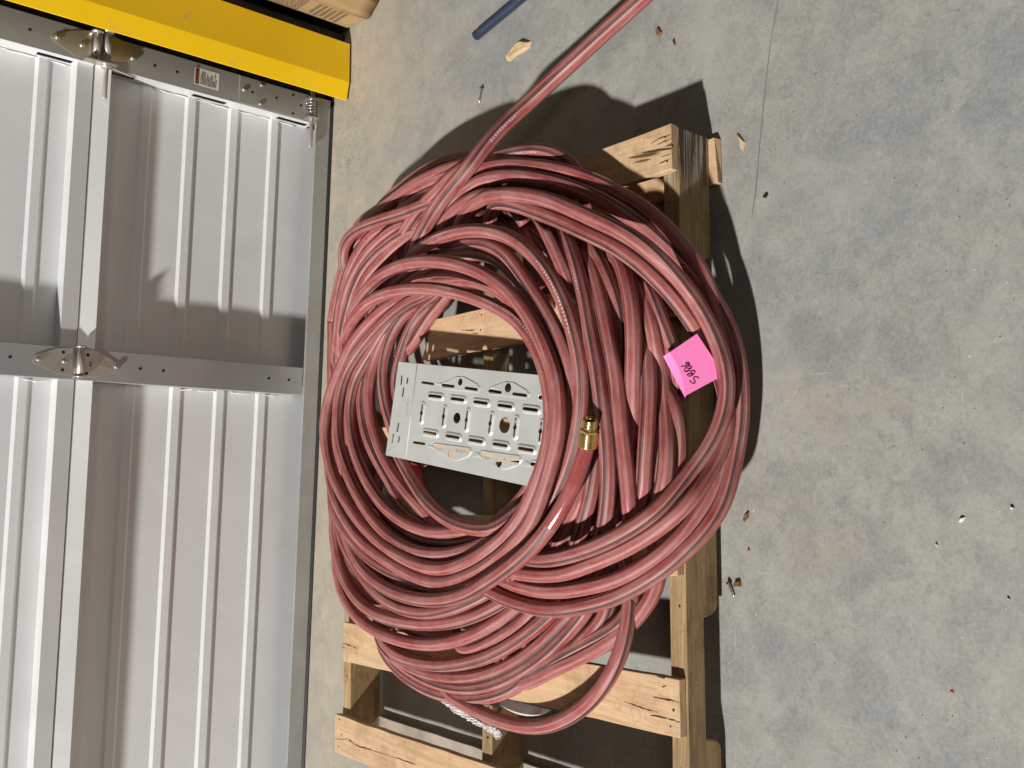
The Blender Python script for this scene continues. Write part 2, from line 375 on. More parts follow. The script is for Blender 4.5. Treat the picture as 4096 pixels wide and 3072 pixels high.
# hinge leaves drawn on the stile face
def leaf(pts, Y, parent=None, name='hinge_leaf', th=.0022):
    b = MB(); P = [unY(x, y, Y) for x, y in pts]; b.prism(P, (0, th, 0)); return edge(b.obj(name, M_zinc, parent or door), .0008)
def S3(x, y): return (x * .31646, 1300 + y * .31646)
def S0(x, y): return (x * .31646, y * .31646)
hg = leaf([S3(*p) for p in ((410, 440), (440, 375), (720, 290), (930, 292), (915, 625), (745, 622), (430, 480))], YF - .0027, None, 'hinge')
leaf([S3(*p) for p in ((1065, 300), (1220, 325), (1480, 480), (1515, 530), (1480, 580), (1215, 665), (1045, 650))], YF - .0027, hg)
for p in ((490, 430), (815, 455), (1165, 497), (1470, 525)): bolt_at(*S3(*p), YF - .0028, .0068, hg)
for p in ((1112, 378), (1093, 612), (800, 345), (788, 568)): disc('hole', unY(*S3(*p), YF - .0030), .0038, .0005, M_black, hg)
ka, kb = unY(*S3(1030, 285), YF - .010), unY(*S3(1000, 640), YF - .010); kb.z = ka.z
b = MB(); b.tube([ka, kb], .0085, 14); b.obj('knuckle', M_pin, hg, True)
b = MB(); b.tube([ka + (ka - kb) * .06, ka, ka], [.012, .012, .0085], 14); b.tube([kb + (kb - ka) * .06, kb, kb], [.012, .012, .0085], 14); b.obj('knuckle_washer', M_zinc, hg, True)
hg2 = leaf([S0(*p) for p in ((650, 455), (690, 415), (960, 380), (1170, 385), (1150, 715), (965, 712), (680, 510))], YF - .0027, None, 'hinge')
leaf([S0(*p) for p in ((1400, 440), (1560, 520), (1740, 700), (1700, 775), (1640, 790), (1395, 775))], YF - .0027, hg2)
for p in ((725, 468), (1040, 568), (1680, 735)): bolt_at(*S0(*p), YF - .0028, .0068, hg2)
for xa, xb, dx, rr in ((1240, 1218, 0, .0085), (1378, 1348, 0, .0085)):
    pa, pb = unY(*S0(xa, 420), YF - .014), unY(*S0(xb, 700), YF - .014); pb.z = pa.z = (pa.z + pb.z) / 2
    b = MB(); b.tube([pa, pb], rr, 14); b.obj('hinge_barrel', M_pin, hg2, True)
    b = MB(); b.tube([pa + Vector((.006, 0, 0)), pa, pa], [.014, .014, .009], 14); b.obj('barrel_washer', M_zinc, hg2, True)
zc = pa.z
b = MB(); b.box((.8965, YF - .030, zc - .020), (.8995, YF - .003, zc + .052)); b.obj('hinge_ear', M_zinc, hg2)
b = MB(); b.tube([(.815, YF - .014, zc), (.8165, YF - .014, zc), (.985, YF - .014, zc)], [.0045, .0054, .0054], 12); b.obj('roller_shaft', M_pin, hg2, True)
b = MB(); b.tube([(.8985, YF - .014, zc), (.890, YF - .014, zc), (.890, YF - .014, zc)], [.012, .012, .0055], 14); b.obj('collar', M_zinc, hg2, True)
# warning label on the end stile
def S5(x, y): return (760 + x * .07233, 240 + y * .07233)
def quadpart(pts, Y, mat, name, parent, th=.0004):
    b = MB(); b.prism([unY(*p, Y) for p in pts], (0, th, 0)); return b.obj(name, mat, parent)
lab = quadpart([S5(*p) for p in ((290, 400), (340, 380), (1580, 745), (1635, 800), (1580, 1640), (1540, 1690), (280, 1320), (235, 1270))], YF - .0006, M_lwhite, 'warning_label', door)
quadpart([S5(*p) for p in ((320, 430), (530, 490), (480, 1330), (275, 1270))], YF - .0011, M_lorange, 'label_band', lab)
b = MB()
def bar(x0, y0, x1, y1, wd, Y=YF - .0011):
    b.prism([unY(*S5(x0 - wd, y0), Y), unY(*S5(x0 + wd, y0), Y), unY(*S5(x1 + wd, y1), Y), unY(*S5(x1 - wd, y1), Y)], (0, .0004, 0))
for (x0, y0, x1, y1) in ((620, 760, 580, 1330), (700, 600, 650, 1345), (765, 660, 720, 1370), (835, 670, 790, 1390), (885, 970, 855, 1410), (975, 760, 935, 1440), (1040, 910, 1005, 1480), (1100, 1010, 1075, 1480), (1190, 830, 1140, 1510), (1250, 910, 1210, 1530), (1300, 1220, 1280, 1540), (1390, 830, 1350, 1550), (1460, 1120, 1410, 1580)):
    y = y0
    while y < y1 - 30:
        ln = random.uniform(60, 190); e = min(y1, y + ln); fx = lambda q: x0 + (x1 - x0) * (q - y0) / (y1 - y0)
        bar(fx(y), y, fx(e), e, 13); y = e + random.uniform(14, 30)
b.obj('label_text', M_lblack, lab)
def text(name, body, size, mat, parent, loc, xdir, ydir, depth=.0002):
    cu = bpy.data.curves.new(name, 'FONT'); cu.body = body; cu.size = size; cu.extrude = depth; cu.align_x = 'CENTER'; cu.align_y = 'CENTER'
    o0 = bpy.data.objects.new('tmp', cu); COL.objects.link(o0)
    dg = bpy.context.evaluated_depsgraph_get(); me = bpy.data.meshes.new_from_object(o0.evaluated_get(dg)); bpy.data.objects.remove(o0)
    x = Vector(xdir).normalized(); y = Vector(ydir); y = (y - x * y.dot(x)).normalized(); z = x.cross(y)
    mt = Matrix((x, y, z)).transposed().to_4x4(); mt.translation = Vector(loc); me.transform(mt)
    me.transform(Matrix.Translation(-base(parent))); me.materials.clear(); me.materials.append(mat); me.name = name
    return new_obj(name, me, parent)
pc = unY(*S5(390, 820), YF - .0014)
text('label_heading', '\u26a0WARNING', .0085, M_lblack, lab, pc, unY(*S5(430, 500), YF - .0014) - unY(*S5(380, 1250), YF - .0014), (0, 0, 1))

# black track behind the guard, plus a block added to keep the gap dark
tr = MB(); tr.box((.980, 2.44, 0), (.992, 2.50, 2.2)); tr.box((.980, 2.42, 0), (1.06, 2.425, 2.2)); tr.box((1.06, 2.345, 0), (1.150, 2.50, 2.2))
tag(tr.obj('track_and_dark_block', M_black), 'black vertical door track and added dark block in the gap beside the yellow guard', 'track')

# ------------------------------------------------------------------ yellow guard
gp = [(.9515, 2.3085), (1.001, 2.2975), (1.1115, 2.303), (1.1115, 2.309), (1.001, 2.3035), (.9535, 2.314)]
gb = MB(); gb.prism([(x, y, .006) for x, y in gp], (0, 0, 1.6)); gd = edge(gb.obj('track_guard', M_yel), .0015)
tag(gd, 'yellow painted bent steel guard standing at the right edge of the door', 'guard')

# ------------------------------------------------------------------ cardboard box
cx = thing('cardboard_box', 'brown cardboard carton with printed lines, standing beyond the yellow guard', 'box', (1.3, 2.25, 0))
xa = 1.162
b = MB(); b.prism([(xa, 2.326, .004), (xa, 2.226, .004), (1.62, 2.215, .004), (1.62, 2.326, .004)], (0, 0, .62)); edge(b.obj('carton_body', M_card, cx), .003, 2)
V = []; Fc = []
N1, N2 = 14, 8
for i in range(N1 + 1):
    for j in range(N2 + 1):
        z = .006 + .60 * i / N1; s = j / N2
        y = 2.228 - .062 * s; x = xa - .004 + .030 * s * s + .005 * noise.noise((z * 14, s * 3, 2)) - .006 * math.exp(-(s - .35) ** 2 * 30)
        V.append((x, y, z))
for i in range(N1):
    for j in range(N2): Fc.append((i * (N2 + 1) + j, i * (N2 + 1) + j + 1, (i + 1) * (N2 + 1) + j + 1, (i + 1) * (N2 + 1) + j))
fl = mk('carton_flap', V, Fc, M_card, cx, True); sm = fl.modifiers.new('thick', 'SOLIDIFY'); sm.thickness = .004; sm.offset = -1
b = MB(); b.box((xa - .0016, 2.2265, .004), (xa - .0003, 2.2385, .60)); b.obj('seam_strip', painted('cardboard_seam', (.30, .20, .10), .8, .1), cx)
b = MB()
for r in range(6):
    z = .05 + r * .0155; y = 2.314 - .006 * (r % 2)
    while y > 2.246:
        ln = random.uniform(.004, .010); b.box((xa - .0012, y - ln, z), (xa - .0002, y, z + .0088)); y -= ln + random.uniform(.0018, .003)
b.obj('printed_lines', M_ink, cx); b = MB()
for r in range(8):
    y = 2.318 - r * .0095; z = .165
    while z < .30:
        ln = random.uniform(.005, .012); b.box((xa - .0012, y - .0060, z), (xa - .0002, y, z + ln)); z += ln + random.uniform(.002, .0035)
b.obj('printed_lines', M_ink, cx)

# ------------------------------------------------------------------ blue pipe
pa, pb = un(1903, 143, .0115), un(2075, 0, .0115); dr = (pb - pa).normalized()
b = MB(); b.tube([pa + dr * .03, pa, pa, pa + dr * .03], [.0075, .0075, .0112, .0112], 22, False); b.tube([pa + dr * .03, pb + dr * .25, pb + dr * .6], [.0112] * 3, 22, False)
tag(b.obj('blue_pipe', M_pipe, None, True), 'dark blue plastic pipe lying on the floor at the upper edge', 'pipe')

# ------------------------------------------------------------------ pallet
A_ = math.radians(2.58); ES = Vector((math.cos(A_), math.sin(A_), 0)); ED = Vector((-math.sin(A_), math.cos(A_), 0))
def pw(s, d, z): return ES * s + ED * d + Vector((0, 0, z))
pal = thing('wooden_pallet', 'worn wooden pallet on the concrete under the coiled hose', 'pallet', pw(0, 1.55, 0))
ZB, ZS, ZD = .016, .099, .115
def board(name, q, z0, z1, mat, seed, jag=.0016, endj=.001, n=22, skew=None):
    # q: (s_lo,s_hi) at near end d0 and (s_lo,s_hi) at far end d1
    (a0, b0, d0), (a1, b1, d1) = q; V = []; Fc = []
    for i in range(n + 1):
        t = i / n; d = d0 + (d1 - d0) * t
        j = lambda k: jag * noise.noise((d * 16, seed, k)) + jag * .6 * noise.noise((d * 60, seed, k + 3))
        lo = a0 + (a1 - a0) * t + j(1); hi = b0 + (b1 - b0) * t + j(2)
        cup = .0012 * noise.noise((d * 4, seed, 9))
        dl = d + (skew[0] if skew and i == n else 0); dh = d + (skew[1] if skew and i == n else 0)
        for s_, z_, dd in ((lo, z0 + cup, dl), (hi, z0 + cup, dh), (hi, z1 + cup, dh), (lo, z1 + cup, dl)):
            V.append(pw(s_, dd + (endj * noise.noise((s_ * 90, z_ * 90, seed)) if i in (0, n) else 0), z_))
    for i in range(n):
        o = i * 4
        for k in range(4): Fc.append((o + k, o + (k + 1) % 4, o + 4 + (k + 1) % 4, o + 4 + k)[::-1])
    Fc += [(0, 1, 2, 3), (n * 4 + 3, n * 4 + 2, n * 4 + 1, n * 4)]
    return edge(mk(name, V, Fc, mat, pal), .0012)
decks = [(.527, .606, .602, .523, 1.028, 2.07, None), (.279, .362, .358, .273, 1.028, 1.728, (-.035, .012)), (.048, .135, .132, .046, 1.028, 2.06, None),
         (-.146, -.060, -.060, -.146, 1.030, 2.06, None), (-.397, -.306, -.323, -.413, 1.030, 2.049, None), (-.628, -.536, -.541, -.627, 1.030, 2.081, None)]
BOARDS = {}
for k, (a, b2, c, d, d0, d1, sk) in enumerate(decks):
    bo = BOARDS[k] = board('deck_board', ((a, b2, d0), (d, c, d1)), ZS, ZD, M_deck, k * 3.3, skew=sk)
    nb = None
    for dd in (1.042, 1.530, 2.055):
        for f_ in (.2, .5, .8):
            if dd > d1 or random.random() < .2: continue
            s_ = a + (b2 - a) * f_ + random.uniform(-.006, .006); p = pw(s_, dd + random.uniform(-.008, .008), ZD + .0004)
            m_ = MB(); m_.tube([p + Vector((0, 0, .0003)), p - Vector((0, 0, .002))], random.uniform(.0014, .0026), 8); m_.obj('nail', M_nail, bo)
for k, (a, c, d0, d1) in enumerate(((.520, .602, 1.012, 2.06), (-.640, -.553, 1.03, 2.043))):
    board('bottom_board', ((a, c, d0), (a + .002, c - .001, d1)), .0005, ZB, M_grime if k == 1 else M_deck, 31 + k * 2.1, .004, .006)
def stringer(d0, d1, seed, sa=-.630, sb=.604):
    prof = [(sa, ZB)]
    def notch(p, q):
        r = .022; h = .038; out = []
        for i in range(7): a = math.pi / 2 * i / 6; out.append((p + r * math.sin(a) * .9, ZB + h * (1 - math.cos(a)) if i else ZB))
        out += [(p + r + .004, ZB + h)]
        for i in range(7): a = math.pi / 2 * (1 - i / 6); out.append((q - r * math.sin(a) * .9, ZB + h * (1 - math.cos(a)) if i < 6 else ZB))
        return out
    prof += notch(-.428, -.195) + notch(.165, .400) + [(sb, ZB), (sb, ZS - .0005), (sa, ZS - .0005)]
    # resample top with slight wobble
    top = [(sb + (sa - sb) * i / 24, ZS - .0005 + .0006 * noise.noise((i * .7, seed, 0))) for i in range(25)]
    prof = prof[:-2] + top
    b = MB(); n = len(prof); V = []
    for d in (d0, d1): V += [pw(s_, d + .0015 * noise.noise((s_ * 9, z_ * 20, seed + d)), z_) for s_, z_ in prof]
    b.add(V, [tuple(range(n)), tuple(range(2 * n - 1, n - 1, -1))] + [((i + 1) % n, i, n + i, n + (i + 1) % n) for i in range(n)])
    return edge(b.obj('stringer', M_str, pal), .0015)
for k, (d0, d1) in enumerate(((1.0265, 1.0605), (1.516, 1.5475), (2.040, 2.0735))):
    so = stringer(d0, d1, k * 5.0)
    for i in range(10):
        p = pw(random.uniform(-.6, .58), (d0 + d1) / 2 + random.uniform(-.008, .008), ZS - .0005 + .0008); m_ = MB(); m_.tube([p, p - Vector((0, 0, .002))], .0022, 8); m_.obj('nail', M_nail, so)

# splits along the grain of the boards
def crack(k, x0, y0, pts, wd=.0011):
    P = [un(x0 + x * .31646, y0 + y * .31646, ZD + .0012) for x, y in pts]; Q = []
    for i in range(len(P) - 1):
        for j in range(6): q = P[i].lerp(P[i + 1], j / 6); q += ES * (.0011 * noise.noise(q * 170)); Q.append(q)
    Q.append(P[-1]); V = []; Fc = []; n = len(Q)
    for i, q in enumerate(Q):
        w_ = wd * (.25 + abs(noise.noise(q * 90)) * 1.6) * math.sin(math.pi * min(.96, max(.04, i / (n - 1))) ) ** .5
        V += [q - ES * w_, q + ES * w_]
        if i: Fc.append((2 * i - 2, 2 * i - 1, 2 * i + 1, 2 * i))
    mk('crack', V, Fc, M_crackwood, BOARDS[k])
M_crackwood = painted('crack_dark_wood', (.05, .028, .012), .9, .3)
for p in (((300, 820), (500, 890), (740, 965)), ((670, 765), (860, 800), (1000, 835)), ((640, 990), (850, 1035), (1005, 1085)), ((690, 490), (800, 525), (830, 520)), ((770, 640), (830, 625))): crack(4, 2400, 2547, p)
for p in (((120, 1300), (290, 1298), (420, 1390), (560, 1420), (830, 1515)), ((840, 1510), (1150, 1620))): crack(5, 1300, 2547, p)
for p in (((212, 82), (290, 105), (410, 150)), ((215, 130), (250, 140)), ((700, 300), (705, 420))): crack(4, 1300, 2547, p)
for p in (((1215, 280), (1080, 320), (950, 400)), ((1215, 330), (1040, 410)), ((1210, 450), (1000, 490), (760, 530)), ((1205, 590), (1060, 650)), ((1205, 530), (1090, 560))): crack(0, 2300, 450, p)
for p in (((1800, 370), (1870, 385)), ((1640, 330), (1760, 340), (1850, 330))): crack(1, 1320, 1215, p)

# ------------------------------------------------------------------ hose
TILE = dict(A=(1280, 900, .36166), B=(1280, 1400, .36166), C=(1280, 1900, .36166), D=(1900, 900, .36166), E=(2000, 1400, .36166), F=(1900, 1900, .36166),
            G=(2350, 700, .36166), H=(2350, 1900, .36166), K=(2100, 1200, .5208), P=(1200, 0, .6944), S=(1200, 1920, .6944), M=(1300, 600, .31646),
            N=(1900, 600, .31646), U=(1250, 2300, .31646), W=(0, 0, 1))  # W: filler loops added low in the heap to close gaps and block light
STR = """
A 195,1460,135 220,1380,150 250,1290,165 330,1080,180 420,980,190 500,880,198 640,790,205 900,715,212 1200,700,215 1500,745,217 1800,840,218 2050,960,218 D 498,1060,218 600,1200,217 720,1400,216 800,1600,215 E 545,400,213 580,700,212 575,900,212 530,1150,210 440,1400,209 350,1560,208 F 620,300,208 450,560,208 250,760,208 0,930,208 C 1380,1050,206 1100,1000,204 800,840,200 560,650,195 380,430,190 230,180,185 150,20,182 B 60,1050,178 50,800,176 90,550,174 180,300,170 290,60,165 A 330,1330,160 530,1090,152 760,880,146 950,790,142
A 205,1360,140 245,1230,158 300,1100,172 380,920,190 480,760,205 620,600,220 800,480,232 1050,410,240 1300,400,242 1550,440,242 1800,530,240 2000,650,238 2150,780,236 D 500,870,236 650,1090,234 760,1300,232 850,1550,230 E 625,300,228 665,600,226 665,800,226 630,1050,224 570,1280,222 490,1530,220 F 690,400,218 590,580,216 450,760,214 250,930,212 0,1090,210 C 1350,1200,205 1050,1120,200 750,950,195 450,720,185 250,430,172 150,200,160 115,0,150 B 105,1350,146 95,1150,140
E 968,1040,222 930,1220,225 850,1450,228 750,1640,230 F 900,480,233 750,680,236 600,850,237 300,1080,236 0,1270,230 C 1600,1330,226 1300,1390,220 1000,1360,212 700,1240,202 480,1050,190 370,860,178 290,650,165 220,450,150 150,300,140
B 880,1180,160 950,1330,165 1050,1480,170 C 1100,200,178 1250,380,183 1500,550,188 1750,610,190 2000,600,190 F 430,460,190 540,330,188
C 1900,530,160 2050,460,160 2212,330,160 F 600,150,160 690,0,160
A 1200,770,140 1100,790,142 900,900,148 720,1070,155 560,1230,160 420,1412,166 B 300,200,170 220,450,174 190,750,178 200,1000,180 260,1250,182 370,1500,184 C 460,300,187 560,450,188 760,680,190 1000,830,192 1300,890,192 1600,850,190 1850,760,186 F 300,640,180
A 1250,790,135 1000,870,138 850,1000,142 700,1180,146 560,1442,152 B 430,220,156 350,450,159 320,700,162 340,950,164 410,1200,166 520,1450,168 640,1640,170 C 760,400,172 1000,560,173 1250,640,173 1500,640,171 1750,590,168
C 600,250,150 800,500,152 1050,680,155 1350,750,157 1700,700,157 1900,620,155
A 1150,790,130 1000,880,134 830,1040,138 700,1250,142 620,1450,146 B 555,276,150 535,450,152 550,700,155 610,950,158 710,1200,160 850,1430,162 980,1600,163 C 1100,350,160 1200,450,158
B 500,250,138 455,500,140 480,800,142 550,1050,144 680,1300,146 820,1520,148 C 900,350,148 1050,480,147 1250,560,145
A 1250,780,128 1030,890,132 880,1030,136 770,1250,140 700,1500,143 B 690,400,146 720,600,146 800,850,144 880,1100,142
A 1350,790,127 1180,880,128 1060,1010,130 970,1200,133 910,1400,135 B 850,250,136 820,400,136 860,600,134
A 1420,790,127 1250,960,127 1130,1130,127 1060,1290,127
M 1420,600,190 1250,700,195 1100,765,200 800,855,203 500,960,203 330,1060,200 230,1180,196 205,1330,190 A 245,450,182 290,580,172 330,700,160
A 420,130,165 340,280,162 300,430,160 285,600,155
A 640,30,180 500,200,182 390,350,182 310,540,180 270,700,177 220,950,172 195,1200,168 190,1400,160 B 170,50,150
A 900,-20,178 760,80,185 570,260,188 420,450,190 330,640,190 270,850,188 230,1080,184 215,1300,178 B 215,0,165
A 1000,20,175 850,140,180 660,280,186 500,450,190 400,650,192 330,870,190 280,1080,184 250,1250,172 225,1400,158 B 195,60,150
A 960,120,168 830,250,174 700,380,180 560,520,186 450,690,190 380,880,186 320,1050,172 275,1220,158 245,1380,146
A 260,700,140 230,900,138 205,1150,138 200,1400,136 B 150,100,134
P 660,1440,165 700,1350,180 770,1220,200 860,1090,212 980,960,208 1100,800,175 1300,605,120 1500,420,95 1700,235,85 1980,-20,80 2300,-310,75
P 550,1440,165 620,1300,180 720,1170,195 830,1060,195 930,960,180
P 610,1460,150 660,1330,165 740,1230,175
A 1000,340,160 1100,270,185 1300,150,215 1600,60,232 1850,60,235 2100,120,235 D 500,190,235 700,370,234 880,620,232 1000,880,230 1080,1100,226 1130,1400,220 E 880,30,216 905,250,212 910,500,205 890,750,198 850,1000,192 790,1200,186 700,1430,180 600,1640,175 F 720,520,172 560,720,168 400,850,164
A 1250,300,150 1450,250,180 1650,200,205 1850,200,212 D 300,270,214 460,450,214 600,680,213 760,900,212 890,1130,210 1000,1380,208 1070,1620,204 E 815,500,195 815,800,188 790,1050,182 720,1270,176 640,1450,170
A 700,780,150 900,620,165 1150,450,180 1400,360,190 1650,310,195 1850,320,197 2050,400,197 D 380,490,197 550,680,197 700,930,196 850,1230,195 950,1500,193 E 720,300,190 775,600,186 780,850,182 740,1150,176 660,1350,170
A 900,680,140 1100,560,150 1300,500,158 1500,510,160 1700,560,160 1900,640,158 2050,760,156
A 1300,650,135 1500,620,140 1700,620,142 1900,680,142 2050,760,140 D 500,950,136
N 1060,780,150 1110,980,165 D 1060,250,185 1130,500,195 1190,750,200 1250,1050,204 1290,1350,205 E 1050,30,205 1100,400,206 1160,800,206 1200,1200,203 1205,1600,196 F 1470,300,190 1440,550,180 1400,800,165
D 1230,250,150 1300,450,170 1370,720,182 1440,1050,190 1490,1350,193 E 1240,20,194 1300,450,194 1345,900,192 1390,1300,188 1430,1640,182 F 1700,300,178 1720,500,170 1740,700,155
D 1240,150,150 1350,350,160 1480,600,166 1570,850,166 1620,1100,160 1650,1400,150
D 1580,330,150 1650,500,165 1710,750,178 1750,1000,184 1760,1250,185 1750,1600,184 E 1470,250,182 1465,500,176 1480,700,168 1490,900,155 1470,1100,145
D 1900,1150,140 1920,1400,150 E 1640,150,158 1650,400,166 1640,700,170 1620,950,172 1600,1200,172 1585,1450,168 1600,1650,155
D 1800,550,135 1880,850,150 1960,1150,162 2010,1450,142 E 1740,50,136 1800,350,128 1840,700,136 1855,1000,152 1850,1250,162 1820,1550,160 F 2060,300,155
D 1890,600,140 1960,800,150 2030,1000,145 2110,1200,138 2180,1380,122 E 1980,150,112 2030,420,106
E 1960,650,130 1990,950,130 1990,1250,130 1960,1400,128
E 1750,900,140 1720,1200,145 1680,1500,145
E 1060,1000,150 1040,1250,155 F 1200,280,155 1080,480,150 960,680,145 870,850,135
E 1080,950,160 1050,1300,165 1010,1650,166 F 1230,400,160 1170,650,150 1110,850,138
F 1150,350,140 1040,550,138 930,750,130
N 780,760,150 830,870,158 950,1120,162 1070,1380,160 1160,1620,155 D 1060,700,145
N 430,700,150 510,830,155 590,960,150 720,1200,140 850,1500,132
P 900,1330,165 930,1270,180 980,1190,200 1060,1130,212 1180,1115,216 N 800,590,216 1000,650,216 1300,780,214 1600,920,210 G 500,690,200 750,880,192 950,1070,158 1150,1290,126 1250,1480,113 K 1460,260,104 1545,500,96 1570,650,93 1535,900,98 1430,1120,112 1250,1330,142 H 900,300,168 600,520,192 300,700,200 0,830,205 F 800,950,203 600,935,200 450,880,190
N 250,670,200 500,690,203 800,790,203 1100,900,200 1400,1050,195 G 300,780,185 550,960,175 750,1130,165 900,1290,140 1050,1450,122 K 1280,170,108 1400,360,84 1520,600,70 1570,850,70 1560,1030,74 1490,1200,92 1383,1386,122 H 1150,270,160 900,520,168 600,720,175 300,880,180 0,1000,184 F 1000,1100,184 700,1110,182 450,1080,176 250,1020,168
M 1430,870,150 1500,740,170 1700,570,185 1900,440,192 N 0,410,192 250,330,192 500,320,190 800,360,188 1100,430,184 1400,530,178 1700,680,170 G 500,480,150 750,670,132 950,860,118 1150,1060,102 1300,1230,90 1450,1420,75 K 1575,200,66 1640,450,56 1672,750,52 1660,1000,56 1600,1270,70 H 1530,330,88 1350,580,105 1100,830,118 850,1050,130 550,1240,140 250,1390,148 F 1300,1440,150 1000,1500,152 700,1490,152 400,1400,152 150,1280,150 0,1200,146
M 1000,620,150 1300,430,165 1600,300,172 1900,260,175 N 0,270,176 300,185,176 600,190,175 1000,230,172 1300,310,168 1700,490,150 G 500,270,138 750,450,130 950,650,122 1130,850,110 1250,1020,97 K 1530,250,70 1590,480,60 1612,720,56 1600,950,58 1550,1180,64 1490,1379,76 H 1350,280,90 1150,560,112 900,820,128 600,1030,140 300,1180,148 F 1200,1250,152 900,1300,154 600,1260,154 350,1180,152 200,1100,148
N 150,130,140 280,90,150 450,45,158 650,10,163 850,-5,165 1050,30,160 1200,120,142 1350,240,127
N 200,130,150 400,95,158 600,90,158 780,120,152
M 420,950,130 500,880,140 800,680,155 1100,450,165 1400,300,170 1650,210,170 1850,150,168
M 900,830,150 1080,690,160 1300,560,168 1450,480,168
M 1430,1060,150 1480,960,165 1600,800,185 1780,650,200 1950,570,205 2150,530,205
C 145,450,150 165,700,155 190,900,158 270,1150,162 400,1370,166 600,1530,170 S 600,820,170 800,830,166 1000,790,158 1200,690,130 1350,600,127
C 170,480,140 220,750,142 300,950,144 420,1180,144 560,1380,142
C 200,560,145 260,740,152 340,900,158 480,1130,165 650,1330,170 900,1480,174 1200,1530,175 1500,1470,168 1750,1380,150 1950,1270,135
S 205,400,134 212,500,140 235,620,145 290,740,150 400,850,154 600,930,157 750,950,158 900,930,156 1050,870,148 1200,780,132 1350,660,127
C 120,200,150 170,430,160 300,650,172 500,880,180 800,1090,186 1080,1190,188 1300,1210,186
U 880,850,132 1050,1000,134 1300,1100,136 1600,1150,138 1900,1120,138 2212,1040,140 S 1250,930,142 1420,800,142 1550,680,135
S 540,1020,128 700,1110,130 850,1140,132 1000,1140,133 1200,1080,134 1380,960,135 1520,820,135 1640,690,128
S 950,990,130 1100,940,134 1250,850,136 1350,760,134
S 470,960,127 560,1040,127 650,1110,128 800,1180,130 950,1205,131 1100,1185,132 1250,1120,132 1450,980,132 1580,840,132 1680,720,128
S 480,990,125 560,1090,126 700,1190,127 850,1245,127 1000,1262,127 1150,1240,127 1300,1160,126
S 1280,1190,126 1420,1110,127 1650,1005,128 1830,900,130 1950,790,124 2030,690,112 2075,630,106
S 1300,1130,127 1500,1010,127 1700,910,127 1870,820,130
S 1450,1070,125 1620,940,126 1760,800,126
S 1920,640,122 1905,760,130 1880,900,142 1830,1060,146 1740,1210,148 1600,1340,142 1400,1425,136 1200,1405,134 1000,1320,132 850,1240,128
W 1430,1300,127 1400,1700,127 1430,2050,127 1600,2330,127 1850,2440,127 2150,2380,127 2420,2200,127 2560,1850,127 2530,1400,127 2400,1100,127 2150,850,127 1850,800,127 1600,900,127 1470,1120,127 1430,1300,127
W 1470,1350,135 1450,1700,135 1490,2000,135 1640,2220,135 1850,2320,135 2120,2250,135 2340,2080,135 2470,1800,135 2440,1420,135 2320,1150,135 2120,920,135 1870,860,135 1640,980,135 1510,1180,135 1470,1350,135
W 1417,1329,127 1378,1718,127 1442,2040,127 1613,2267,127 1832,2407,127 2134,2335,127 2366,2121,127 2508,1819,127 2495,1402,127 2355,1104,127 2128,874,127 1857,793,127 1593,904,127 1462,1143,127 1417,1329,127
W 1374,1312,127 1361,1722,127 1408,2069,127 1566,2354,127 1820,2468,127 2138,2355,127 2398,2169,127 2568,1850,127 2519,1394,127 2368,1088,127 2142,800,127 1842,714,127 1580,884,127 1433,1120,127 1374,1312,127
W 1330,1287,127 1330,1739,127 1347,2122,127 1523,2433,127 1802,2559,127 2152,2437,127 2439,2232,127 2624,1879,127 2571,1378,127 2406,1039,127 2156,722,127 1827,630,127 1537,814,127 1374,1075,127 1330,1287,127
W 2320,1050,140 2380,1250,140 2415,1500,140 2415,1750,140 2380,2000,140 2320,2150,140
W 2390,1050,150 2450,1250,150 2485,1500,150 2485,1750,150 2450,2000,150 2390,2150,150
W 2450,1050,140 2510,1250,140 2545,1500,140 2545,1750,140 2510,2000,140 2450,2150,140
W 2510,1050,145 2570,1250,145 2605,1500,145 2605,1750,145 2570,2000,145 2510,2150,145
W 2560,1050,128 2620,1250,128 2655,1500,128 2655,1750,128 2620,2000,128 2560,2150,128
W 1390,1400,127 1350,1700,127 1370,2050,127 1500,2400,127 1750,2540,127 2050,2520,127 2350,2350,127 2550,2080,127 2640,1800,127 2620,1450,127 2500,1100,127 2280,850,127 2050,720,127 1800,720,127 1580,830,127 1440,1050,127 1390,1400,127
"""
RH = .0136
def parse(line):
    out = []; t = None
    for w_ in line.split():
        if w_ in TILE: t = TILE[w_]
        else:
            x, y, z = (float(v) for v in w_.split(',')); out.append(un(t[0] + x * t[2], t[1] + y * t[2], z / 1000))
    return out
